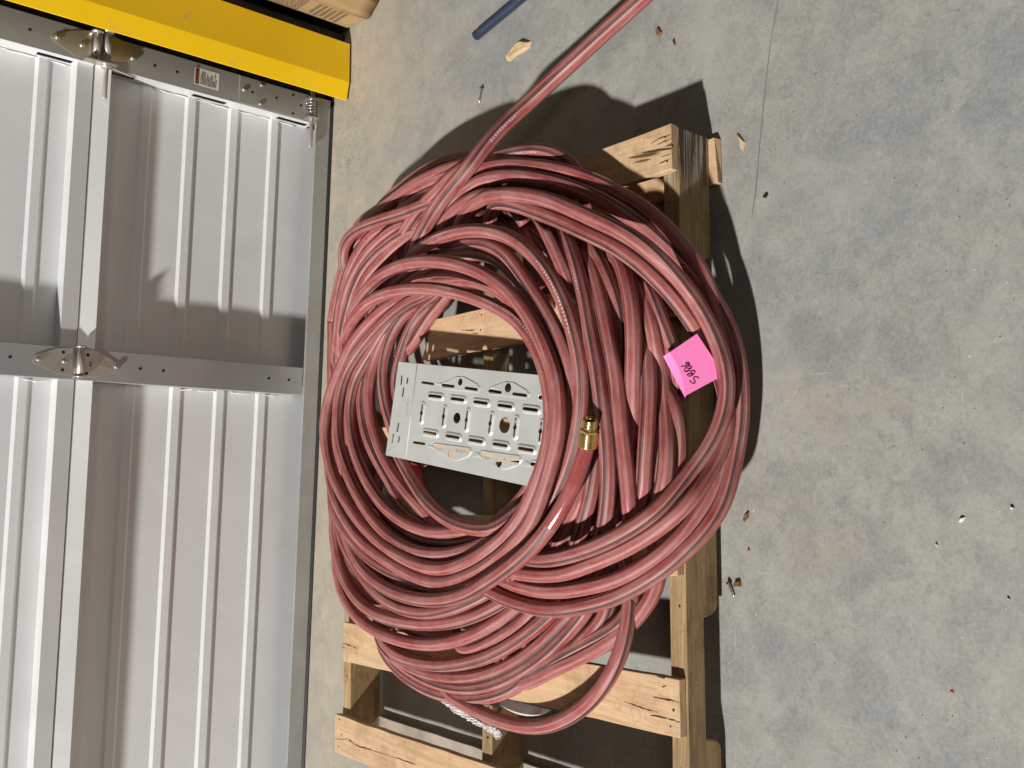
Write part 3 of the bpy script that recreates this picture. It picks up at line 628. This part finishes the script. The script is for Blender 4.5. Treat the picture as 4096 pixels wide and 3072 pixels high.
def spline(P, step=.0075):                 # centripetal Catmull-Rom
    Q = [P[0] * 2 - P[1]] + P + [P[-1] * 2 - P[-2]]; out = []
    for i in range(1, len(Q) - 2):
        p0, p1, p2, p3 = Q[i - 1:i + 3]
        t0 = 0; t1 = t0 + max(1e-4, (p1 - p0).length) ** .5; t2 = t1 + max(1e-4, (p2 - p1).length) ** .5; t3 = t2 + max(1e-4, (p3 - p2).length) ** .5
        n = max(2, int((p2 - p1).length / step))
        for k in range(n):
            t = t1 + (t2 - t1) * k / n
            a1 = p0 * ((t1 - t) / (t1 - t0)) + p1 * ((t - t0) / (t1 - t0)); a2 = p1 * ((t2 - t) / (t2 - t1)) + p2 * ((t - t1) / (t2 - t1)); a3 = p2 * ((t3 - t) / (t3 - t2)) + p3 * ((t - t2) / (t3 - t2))
            b1 = a1 * ((t2 - t) / (t2 - t0)) + a2 * ((t - t0) / (t2 - t0)); b2 = a2 * ((t3 - t) / (t3 - t1)) + a3 * ((t - t1) / (t3 - t1))
            out.append(b1 * ((t2 - t) / (t2 - t1)) + b2 * ((t - t1) / (t2 - t1)))
    out.append(P[-1])
    for _ in range(40): out = [out[0]] + [(out[i - 1] + out[i] * 2 + out[i + 1]) / 4 for i in range(1, len(out) - 1)] + [out[-1]]
    return out
hose = thing('rubber_hose', 'dusty red rubber hose coiled in a big heap on the pallet', 'hose', pw(.0, 1.5, ZD))
NS = 24
def sweep(P, name, mat, phase, v0, r=RH):
    V = []; Fc = []; UV = []; m = len(P); L = 0; twr = random.uniform(-.5, .5); Ls = []
    for i in range(m):
        if i: L += (P[i] - P[i - 1]).length
        Ls.append(L); t = (P[min(i + 1, m - 1)] - P[max(i - 1, 0)]).normalized()
        side = t.cross(Vector((0, 0, 1))).normalized(); up = side.cross(t)
        for k in range(NS):
            a = 2 * math.pi * k / NS; tw = phase + twr * L + .5 * noise.noise((L * 2, v0, 0))
            rr = r * (1 + .026 * math.cos(8 * a) + .012 * noise.noise((L * 20, a, v0)))
            V.append(P[i] + (side * math.cos(a + tw) + up * math.sin(a + tw)) * rr)
    for i in range(m - 1):
        for k in range(NS):
            k2 = (k + 1) % NS
            Fc.append((i * NS + k, i * NS + k2, (i + 1) * NS + k2, (i + 1) * NS + k))
            UV.append(((k / NS, Ls[i] + v0), ((k + 1) / NS, Ls[i] + v0), ((k + 1) / NS, Ls[i + 1] + v0), (k / NS, Ls[i + 1] + v0)))
    Fc += [tuple(range(NS))[::-1], tuple((m - 1) * NS + k for k in range(NS))]; UV += [[(.5, 0)] * NS] * 2
    return mk(name, V, Fc, mat, hose, True, UV)
HC = un(2010, 1560, .13)
for i, ln in enumerate(l for l in STR.strip().split('\n') if l.strip()):
    Q = parse(ln)
    if not ln.startswith('W'):             # run both ends down into the heap
        def dive(a, b):
            d = (a - b); d.z = 0; d.normalize(); z = lambda k: max(min(a.z, .124), a.z - k)
            rv = HC - a; rv.z = 0; out_ = 1 if rv.length > .34 else -.8; rv.normalize()
            o_ = [a + (d + rv * out_ * .35).normalized() * .032, a + (d + rv * out_ * 1.1).normalized() * .075]; o_[0].z = z(.012); o_[1].z = z(.040); return o_
        if not ln.startswith('E 968'): Q = dive(Q[0], Q[1])[::-1] + Q
        if ' 2300,-310' not in ln: Q = Q + dive(Q[-1], Q[-2])
    P = spline(Q)
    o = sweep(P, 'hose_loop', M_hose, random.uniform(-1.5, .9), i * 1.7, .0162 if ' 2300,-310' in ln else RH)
    if ln.startswith('E 968'):             # the last hand's breadth behind the fitting is cleaner and glossy
        o['label'] = 'cleaner glossy hose end leading to the brass fitting'; o.data.materials.append(M_gloss)
        mi = [1 if (k // NS) * .0075 < .13 + .03 * noise.noise((k % NS, 3, 1)) else 0 for k in range(len(o.data.polygons))]; mi[-2:] = [0, 0]
        o.data.polygons.foreach_set('material_index', mi)
# brass end fitting: ferrule, hexagon, thread
c0, c1 = un(2000 + 970 * .36166, 1400 + 1065 * .36166, .222), un(2000 + 1000 * .36166, 1400 + 765 * .36166, .236)
ax = (c1 - c0); Lc = ax.length; ax.normalize()
def lathe(name, prof, n, parent, smooth=False, rot=0):
    a = ax.orthogonal().normalized(); bb = ax.cross(a); V = []; Fc = []; m = len(prof)
    for (h, r) in prof:
        for k in range(n): an = 2 * math.pi * (k + rot) / n; V.append(c0 + ax * (h * Lc) + (a * math.cos(an) + bb * math.sin(an)) * r * KR)
    for i in range(m - 1):
        for k in range(n): k2 = (k + 1) % n; Fc.append((i * n + k, i * n + k2, (i + 1) * n + k2, (i + 1) * n + k))
    return mk(name, V, Fc, M_brass, parent, smooth)
KR = 1.07
pf = [(-.02, .0120), (0, .0142)]
for k in range(8): h = .03 + k * .062; pf += [(h, .0146), (h + .030, .0149), (h + .044, .0146), (h + .050, .0137), (h + .058, .0137)]
pf += [(.535, .0146), (.545, .0125)]
cpl = lathe('coupling', pf, 28, hose, True)
lathe('hex_collar', [(.53, .0120), (.53, .0146), (.54, .0152), (.635, .0152), (.645, .0146), (.645, .0105)], 6, cpl, False, .3)
pf = [(.64, .0112), (.70, .0112), (.72, .0118)]
for k in range(5): h = .73 + k * .05; pf += [(h, .0119), (h + .012, .0119), (h + .022, .0106), (h + .034, .0106), (h + .044, .0119)]
pf += [(.985, .0112), (1.0, .0106), (1.0, .0086), (.8, .0084), (.6, .0084), (.6, .0002)]
lathe('thread', pf, 28, cpl, True)
disc_ = MB(); disc_.tube([c0 + ax * Lc * .90, c0 + ax * Lc * .88], .0085, 20); disc_.obj('bore_shade', M_black, cpl)  # black disc added in the mouth, standing for its unlit depth
# ------------------------------------------------------------------ perforated steel plate
PX, PY, PS = 1500, 1400, 800 / 2212
pc_ = [un(PX + x * PS, PY + y * PS, z) for x, y, z in ((262, 135, .196), (118, 1160, .196))]
def pl(x, y):                      # crop pixel -> point on the plate plane (tilted: lower under the loops at right)
    n_ = PN; r = ray(PX + x * PS, PY + y * PS); return CAM + r * ((P0 - CAM).dot(n_) / r.dot(n_))
P0 = pc_[0]; e1 = pc_[1] - pc_[0]; q2 = un(PX + 1900 * PS, PY + 290 * PS, .180); PN = e1.cross(q2 - P0).normalized()
if PN.z < 0: PN = -PN
ue = (un(PX + 1900 * PS, PY + 290 * PS, .180) - P0).normalized(); ve = PN.cross(ue)
def loc2(p): d = p - P0; return (d.dot(ue), d.dot(ve))
def to3(u, v, h=0): return P0 + ue * u + ve * v + PN * h
def cc(x, y): return Vector(loc2(pl(x, y)))
holes = []; loops = []                             # (polygon, height)
def stad(a, b, r, n=5):
    d = (b - a); d = d.normalized() if d.length > 1e-6 else Vector((1, 0)); p = Vector((-d.y, d.x)); out = []
    for i in range(n + 1): t = -math.pi / 2 + math.pi * i / n; out.append(b + d * (r * math.cos(t)) + p * (r * math.sin(t)))
    for i in range(n + 1): t = math.pi / 2 + math.pi * i / n; out.append(a + d * (r * math.cos(t)) + p * (r * math.sin(t)))
    return out
def slot(xa, ya, xb, yb, r=.0030, emb=True, key=False):
    a, b = cc(xa, ya), cc(xb, yb); d = (b - a).normalized(); a2, b2 = a + d * r, b - d * r
    h = .0026 if emb else 0
    if key:
        m = (a + b) / 2; p = Vector((-d.y, d.x)); R = r * 1.75; st = stad(a2, b2, r * .85); n = len(st) // 2
        side1 = [m + d * (R * math.cos(t)) + p * (R * math.sin(t)) for t in (math.radians(v) for v in (30, 60, 90, 120, 150))]
        side2 = [m + d * (R * math.cos(t)) + p * (R * math.sin(t)) for t in (math.radians(v) for v in (210, 240, 270, 300, 330))]
        poly = st[:n] + side1 + st[n:] + side2
    else: poly = stad(a2, b2, r)
    holes.append((poly, h))
    if emb: loops.append((stad(a2, b2, r + .0026), .0026)); loops.append((stad(a2, b2, r + .0062), 0))
def rnd(x, y, rx, emb=None, h=0):
    c = cc(x, y); holes.append(([c + Vector((math.cos(t), math.sin(t))) * rx for t in (2 * math.pi * k / 14 for k in range(14))], h))
for s_ in ((510, 355, 652, 378), (418, 1020, 556, 1040)): slot(*s_, r=.0026, emb=False)
for s_ in ((598, 503, 748, 520), (845, 535, 998, 555), (1098, 570, 1258, 592), (1364, 608, 1528, 630), (1642, 645, 1814, 668),
           (541, 905, 690, 930), (790, 945, 944, 972), (1044, 990, 1204, 1016), (1310, 1035, 1476, 1062), (1591, 1083, 1765, 1112)): slot(*s_)
for s_ in ((537, 592, 508, 800), (778, 628, 755, 840), (1034, 662, 1006, 884), (1298, 702, 1268, 922), (1571, 742, 1544, 968), (1852, 785, 1826, 1014)): slot(*s_, r=.0028, key=True)
for s_ in ((297, 275, 288, 388), (362, 300, 352, 376), (318, 410, 303, 520), (262, 800, 242, 910), (206, 922, 188, 1034), (270, 952, 258, 1026)): slot(*s_, r=.0026, emb=False)
for (x, y, r) in ((905, 752, .0110), (1432, 832, .0150)): rnd(x, y, r)
def wing(pts, sl, hole):                           # raised triangular field with two slots and a hole
    c = [cc(*p) for p in pts]; m = sum(c, Vector((0, 0))) / len(c)
    loops.append(([m + (p - m) * .90 for p in c], .0018)); loops.append((c, 0))
    for s_ in sl:
        a, b = cc(*s_[:2]), cc(*s_[2:]); d = (b - a).normalized(); holes.append((stad(a + d * .0028, b - d * .0028, .0028), .0018))
    if hole: rnd(*hole, h=.0018)
wing(((735, 400), (760, 355), (900, 290), (990, 290), (1140, 370), (1178, 420), (1160, 478), (750, 430)), ((742, 384, 888, 405), (996, 418, 1144, 440)), (950, 354, .0072))
wing(((1240, 450), (1275, 405), (1440, 345), (1540, 352), (1690, 440), (1725, 490), (1700, 545), (1250, 490)), ((1256, 446, 1410, 472), (1524, 483, 1690, 506)), (1478, 418, .0090))
wing(((640, 1050), (655, 1025), (1060, 1075), (1088, 1120), (1050, 1180), (930, 1225), (870, 1225), (690, 1120)), ((648, 1058, 795, 1085), (904, 1105, 1056, 1132)), (843, 1148, .0080))
wing(((1155, 1130), (1175, 1105), (1610, 1165), (1638, 1210), (1600, 1275), (1470, 1322), (1400, 1325), (1210, 1210)), ((1162, 1150, 1322, 1182), (1438, 1200, 1604, 1236)), (1376, 1246, .0085))
wing(((1795, 520), (1830, 470), (2000, 410), (2100, 415), (2250, 500), (2290, 550), (2260, 610), (1815, 560)), ((1808, 515, 1965, 540), (2080, 550, 2240, 578)), (2040, 482, .0090))
wing(((1715, 1240), (1740, 1212), (2160, 1275), (2190, 1320), (2150, 1390), (2020, 1435), (1950, 1438), (1770, 1330)), ((1722, 1255, 1880, 1288), (1995, 1310, 2160, 1345)), (1930, 1360, .0085))
TL, BL = cc(262, 135), cc(118, 1160)
LEN = .50
out = [TL, TL + Vector((LEN, 0)), BL + Vector((LEN + .01, 0)), BL]
pts = []; edges = []; hts = []
def addloop(P, h):
    n0 = len(pts)
    for p in P: pts.append(Vector((p[0], p[1]))); hts.append(h)
    for i in range(len(P)): edges.append((n0 + i, n0 + (i + 1) % len(P)))
addloop(out, 0)
for P, h in holes: addloop(P, h)
for P, h in loops: addloop(P, h)
fa, fb = cc(470, 150), cc(340, 1190); n0 = len(pts); pts += [fa + (TL - fa) * 0, fb]; hts += [0, 0]
rv, re_, rf, ov, oe, of_ = delaunay_2d_cdt(pts, edges, [], 1, 1e-7)
def inside(p, poly):
    c = False; n = len(poly); j = n - 1
    for i in range(n):
        a, b = poly[i], poly[j]
        if (a[1] > p[1]) != (b[1] > p[1]) and p[0] < (b[0] - a[0]) * (p[1] - a[1]) / (b[1] - a[1]) + a[0]: c = not c
        j = i
    return c
bb = [(min(p[0] for p in P), max(p[0] for p in P), min(p[1] for p in P), max(p[1] for p in P), P) for P, h in holes]
keep = []
for f_ in rf:
    c = sum((rv[i] for i in f_), Vector((0, 0))) / len(f_)
    if any(x0 <= c[0] <= x1 and y0 <= c[1] <= y1 and inside(c, P) for x0, x1, y0, y1, P in bb) or not inside(c, out): continue
    keep.append(f_ if True else f_)
hv = [max((hts[k] for k in ov[i]), default=0) if ov[i] else 0 for i in range(len(rv))]
foldu = (fa[0] + fb[0]) / 2 - .0
V = [to3(p[0], p[1], hv[i]) for i, p in enumerate(rv)]
plate = thing('perforated_plate', 'grey galvanised steel plate with punched slots lying inside the hose coil', 'metal plate', to3(.25, .1))
po = mk('slotted_web', V, [tuple(f_) for f_ in keep], M_alu, plate, False); sm = po.modifiers.new('thick', 'SOLIDIFY'); sm.thickness = .0014; sm.offset = -1
for a, b_ in ((out[0], out[1]), (out[3], out[2])):
    s_ = MB(); n_ = 1 if a is out[0] else -1
    A0, A1 = to3(a[0], a[1]), to3(b_[0], b_[1]); s_.add([A0, A1, A1 - PN * .022 + ve * .001 * n_, A0 - PN * .022 + ve * .001 * n_], [(0, 1, 2, 3)]); fo = s_.obj('side_lip', M_alu, plate); sm = fo.modifiers.new('thick', 'SOLIDIFY'); sm.thickness = .0013; sm.offset = 0
b = MB(); b.tube([to3(fa[0], fa[1] , .0004) , to3(fb[0], fb[1], .0004)], .0009, 6); b.obj('fold_line', M_alu, plate, True)
text('stamped_letters', 'OTTO', .0135, M_alu, plate, to3(*cc(362, 650), .0003), to3(*cc(372, 560)) - to3(*cc(340, 740)), to3(*cc(340, 650)) - to3(*cc(420, 655)), .0004)

# ------------------------------------------------------------------ pink note with handwriting
NX, NY, NSx = 2620, 1320, 280 / 1659
def npx(x, y): return NX + x * NSx, NY + y * NSx
na, nb_, nc, nd = un(*npx(350, 530), .152), un(*npx(995, 88), .118), un(*npx(1505, 1120), .1), un(*npx(720, 1618), .140)
NN = (nb_ - na).cross(nd - na).normalized()
if NN.z < 0: NN = -NN
def onnote(x, y, h=0): r = ray(*npx(x, y)); return CAM + r * (((na - CAM).dot(NN)) / r.dot(NN)) + NN * h
note = thing('sticky_note', 'bright pink paper note with handwritten digits tucked between the outer loops', 'note', onnote(860, 860))
# sheet: rows run along the left edge; left strip curls down
V = []; Fc = []; R1, C1 = 14, 10
for i in range(R1 + 1):
    t = i / R1
    fx = 345 + (725 - 345) * t + 70 * math.sin(math.pi * t) ** 1; fy = 530 + (1560 - 530) * t - 30 * math.sin(math.pi * t)
    lx = 195 + (720 - 195) * t; ly = 625 + (1618 - 625) * t; rx_ = 995 + (1640 - 995) * t; ry = 88 + (1060 - 88) * t
    Lp = onnote(lx, ly); Fp = onnote(fx, fy); Rp = onnote(rx_, ry)
    dz = min(.016, (Lp - Fp).length * .55 + .002)
    r = ray(*npx(lx, ly)); Lp = CAM + r * ((Lp.z - dz - CAM.z) / r.z)
    V += [Lp, (Lp + Fp) / 2 + Vector((0, 0, dz * .08))] + [Fp + (Rp - Fp) * (k / C1) for k in range(C1 + 1)]
n = C1 + 3
for i in range(R1):
    for j in range(n - 1): Fc.append((i * n + j, (i + 1) * n + j, (i + 1) * n + j + 1, i * n + j + 1))
sh = mk('paper', V, Fc, M_pink, note, False)
strokes = [[(720, 800), (735, 778), (770, 772), (805, 785), (815, 800), (800, 813), (760, 813), (730, 808), (720, 798)], [(815, 800), (820, 825), (790, 848), (720, 858), (615, 865)],
    [(745, 850), (800, 862), (850, 868), (873, 890), (860, 910), (800, 915), (745, 907), (727, 890), (745, 862)], [(727, 895), (702, 930), (692, 965), (710, 986), (740, 993), (772, 992)], [(748, 973), (790, 972), (820, 965), (822, 945), (800, 918)],
    [(955, 1005), (940, 980), (900, 967), (858, 968), (845, 985), (860, 1020), (882, 1048), (885, 1070), (850, 1096), (800, 1101), (770, 1082), (768, 1052), (790, 1038), (830, 1047), (880, 1054), (915, 1040), (936, 1018), (900, 1066), (876, 1082)],
    [(1037, 1152), (1010, 1122), (960, 1112), (920, 1120), (910, 1150), (930, 1200), (953, 1245), (940, 1268), (900, 1270), (860, 1250), (832, 1220), (828, 1195)]]
b = MB()
for s_ in strokes: b.tube([onnote(x, y, .0003) for x, y in s_], .0008, 5)
b.obj('handwriting', M_penink, note, True)

# ------------------------------------------------------------------ foam, film, red plastic
def R5(x, y): return 1700 + x * .226, 2600 + y * .226
V = []; Fc = []; rows = [((250, 800), (560, 870)), ((440, 950), (740, 1010)), ((600, 1070), (870, 1130)), ((870, 1240), (1000, 1230)), ((1040, 1330), (1120, 1290)), ((1240, 1450), (1260, 1330)), ((1300, 1510), (1385, 1400)), ((1345, 1550), (1385, 1500))]
pts_ = []
for i in range(len(rows) - 1):
    for k in range(10): t = k / 10; pts_.append(tuple(Vector(rows[i][e]) * (1 - t) + Vector(rows[i + 1][e]) * t for e in (0, 1)))
for i, (a, c) in enumerate(pts_):
    for k in range(5):
        p = Vector(a) * (1 - k / 4) + Vector(c) * (k / 4); q = un(*R5(p.x - 48 + random.uniform(-14, 14), p.y + 44 + random.uniform(-14, 14)), .112 + .003 * random.random()); V.append(q)
    if i:
        for k in range(4): Fc.append(((i - 1) * 5 + k, i * 5 + k, i * 5 + k + 1, (i - 1) * 5 + k + 1))
fo = mk('foam_strip', V, Fc, M_white, None); sm = fo.modifiers.new('thick', 'SOLIDIFY'); sm.thickness = .003
tag(fo, 'frayed white foam strip hanging under the lowest hose loop', 'foam')
V = [un(*R5(x, y), z) for x, y, z in ((1010, 905, .118), (1345, 835, .118), (1345, 1000, .112), (1270, 1005, .112), (1150, 950, .114))]
fo2 = mk('foam_scrap', V, [(0, 1, 2, 3, 4)], M_white, None); sm = fo2.modifiers.new('thick', 'SOLIDIFY'); sm.thickness = .003
tag(fo2, 'small white foam scrap at the edge of the stained deck board', 'foam')
V = []; Fc = []
for i in range(9):
    t = i / 8; x = 1345 + 900 * t
    y0 = 840 + 225 * t; y1 = y0 + 225 * math.sin(math.pi * (t * .8 + .2)) ** .8
    V += [un(*R5(x, y0), .1145), un(*R5(x, (y0 + y1) / 2), .107), un(*R5(x, y1), .098)]
    if i: Fc += [(3 * i - 3, 3 * i, 3 * i + 1, 3 * i - 2), (3 * i - 2, 3 * i + 1, 3 * i + 2, 3 * i - 1)]
tag(mk('film_flap', V, Fc, M_film, None, True), 'cloudy pinkish plastic film hanging below the stained deck board', 'plastic film')
def Bp(x, y, z): return un(1280 + x * .36166, 1400 + y * .36166, z)
rs = [Bp(940, 1205, .150), Bp(1095, 1235, .118), Bp(1130, 1400, .118), Bp(1175, 1560, .118), Bp(1060, 1480, .135), Bp(980, 1330, .145)]
V = rs + [p + Vector((0, .004, -.002)) for p in rs]
tag(mk('red_sheet', V, [(0, 5, 4, 3, 2, 1), (6, 7, 8, 9, 10, 11)] + [(i, (i + 1) % 6, 6 + (i + 1) % 6, 6 + i) for i in range(6)], M_redpl, None), 'torn red plastic sheet inside the coil below the steel plate', 'plastic sheet')

# ------------------------------------------------------------------ litter on the floor
def chip(pts, h, mat, name, label, cat, group=None, z=0.0):
    P = [un(x, y, z + .0006) for x, y in pts]; c = sum(P, Vector()) / len(P); n = len(P)
    if name in ('paper_scrap', 'red_flake'): P = [c + (p - c) * .72 for p in P]
    V = P + [c + (p - c) * .72 + Vector((0, 0, h * random.uniform(.7, 1.2))) for p in P]
    o = mk(name, V, [tuple(range(n))[::-1], tuple(range(n, 2 * n))] + [(i, (i + 1) % n, n + (i + 1) % n, n + i) for i in range(n)], mat)
    return tag(o, label, cat, group)
chip(((2028, 243), (2040, 212), (2075, 182), (2100, 160), (2128, 165), (2122, 190), (2100, 205), (2065, 225), (2042, 246)), .012, M_chip, 'wood_chip', 'large pale wood chip on the floor beside the hose tail', 'wood chip')
chip(((2940, 2325), (2965, 2324), (2966, 2346), (2938, 2347)), .006, M_chipdk, 'wood_chip', 'small square brown wood chip beside the screw near the pallet', 'wood chip')
chip(((2974, 2085), (2977, 2066), (2997, 2047), (2995, 2070), (2980, 2089)), .005, M_chipdk, 'wood_chip', 'dark brown leaf-shaped chip on the floor right of the coil', 'wood chip')
chip(((2948, 530), (2962, 545), (2982, 568), (2975, 606), (2966, 600), (2960, 560)), .005, M_chip, 'wood_splinter', 'thin wood splinter on the floor right of the pallet corner', 'splinter')
chip(((2690, 160), (2698, 155), (2705, 178), (2699, 184)), .004, M_chipdk, 'wood_splinter', 'short brown splinter between the hose tail and the floor crack', 'splinter')
chip(((2625, 118), (2640, 112), (2650, 130), (2640, 145), (2630, 140)), .006, M_chipdk, 'wood_splinter', 'dark broken crumb of wood just right of the hose tail', 'splinter')
chip(((2988, 2192), (2998, 2188), (3003, 2205), (2995, 2213), (2988, 2206)), .003, M_redchip, 'red_flake', 'red flake on the floor close to the pallet', 'flake')
chip(((3797, 2760), (3815, 2758), (3822, 2775), (3808, 2783), (3796, 2776)), .002, M_redchip, 'red_flake', 'red flake on the open floor far right', 'flake')
chip(((4038, 2030), (4046, 2024), (4062, 2030), (4060, 2040), (4045, 2041)), .004, M_white, 'paper_scrap', 'white scrap at the right edge of the floor', 'scrap')
chip(((3738, 2175), (3748, 2172), (3756, 2182), (3748, 2188)), .003, M_white, 'paper_scrap', 'white scrap on the open floor below the grey flake', 'scrap')
chip(((3833, 2088), (3845, 2072), (3862, 2068), (3856, 2082), (3842, 2090)), .004, M_lwhite, 'grey_flake', 'pale grey flake on the open floor at right', 'flake')
chip(((4026, 2388), (4040, 2390), (4046, 2399), (4032, 2400)), .003, M_white, 'paper_scrap', 'lowest white scrap on the open floor at far right', 'scrap')
chip(((3052, 790), (3068, 770), (3074, 776), (3066, 792)), .004, M_black, 'black_crumb', 'black crumb beside the floor crack', 'crumb')
def screw(a, b_, label, head=.0042):
    pa, pb = un(*a, .0042), un(*b_, .0016); d = (pb - pa); L = d.length; d.normalize()
    t = thing('screw', label, 'screw', (pa.x, pa.y, 0), 'loose screws on the floor'); R = []; P = []
    for i in range(41): f_ = i / 40; P.append(pa + d * L * f_); R.append((.0019 if i % 2 else .0026) * (1 if f_ < .85 else max(.05, (1 - f_) / .15)))
    m_ = MB(); m_.tube(P, R, 10); m_.obj('shank', M_scr, t, True)
    m_ = MB(); m_.tube([pa - d * .0035, pa, pa + d * .0005, pa + d * .001], [head * .9, head, head * 1.25, .002], 6); m_.obj('head', M_nail, t)
screw((1926, 352), (1917, 412), 'silver screw lying on the floor left of the hose tail')
screw((2915, 2334), (2938, 2390), 'silver screw with black head lying beside the pallet')
# loose grit nobody could count
V = []; Fc = []
def grit(x, y, r):
    p = un(x, y, 0); n0 = len(V); a0 = random.random() * 6
    for k in range(4): V.append(p + Vector((math.cos(a0 + k * 1.57) * r * random.uniform(.6, 1.4), math.sin(a0 + k * 1.57) * r * random.uniform(.5, 1.2), .0004)))
    V.append(p + Vector((0, 0, r * .7))); Fc.extend([(n0 + k, n0 + (k + 1) % 4, n0 + 4) for k in range(4)])
for _ in range(260): grit(random.gauss(1395, 40), random.uniform(60, 700), random.choice((.0008, .0012, .0018)))
for _ in range(120): grit(random.gauss(1340, 18), random.uniform(400, 2500), random.choice((.0007, .001, .0014)))
for _ in range(240): grit(random.uniform(1500, 4090), random.uniform(0, 3070), random.choice((.0006, .0009, .0013)))
gr = mk('floor_grit', V, Fc, painted('dark_grit', (.09, .065, .045), .8, .5)); gr['kind'] = 'stuff'; gr['label'] = 'dark crumbs and grit scattered on the concrete'
V = []; Fc = []
for _ in range(170): grit(random.uniform(1900, 4090), random.uniform(0, 3070), random.choice((.0005, .0008, .0013)))
for _ in range(60): grit(random.gauss(2960, 60), random.uniform(1900, 2900), random.choice((.0006, .001)))
gr = mk('pale_grit', V, Fc, M_white); gr['kind'] = 'stuff'; gr['label'] = 'white specks scattered on the concrete'
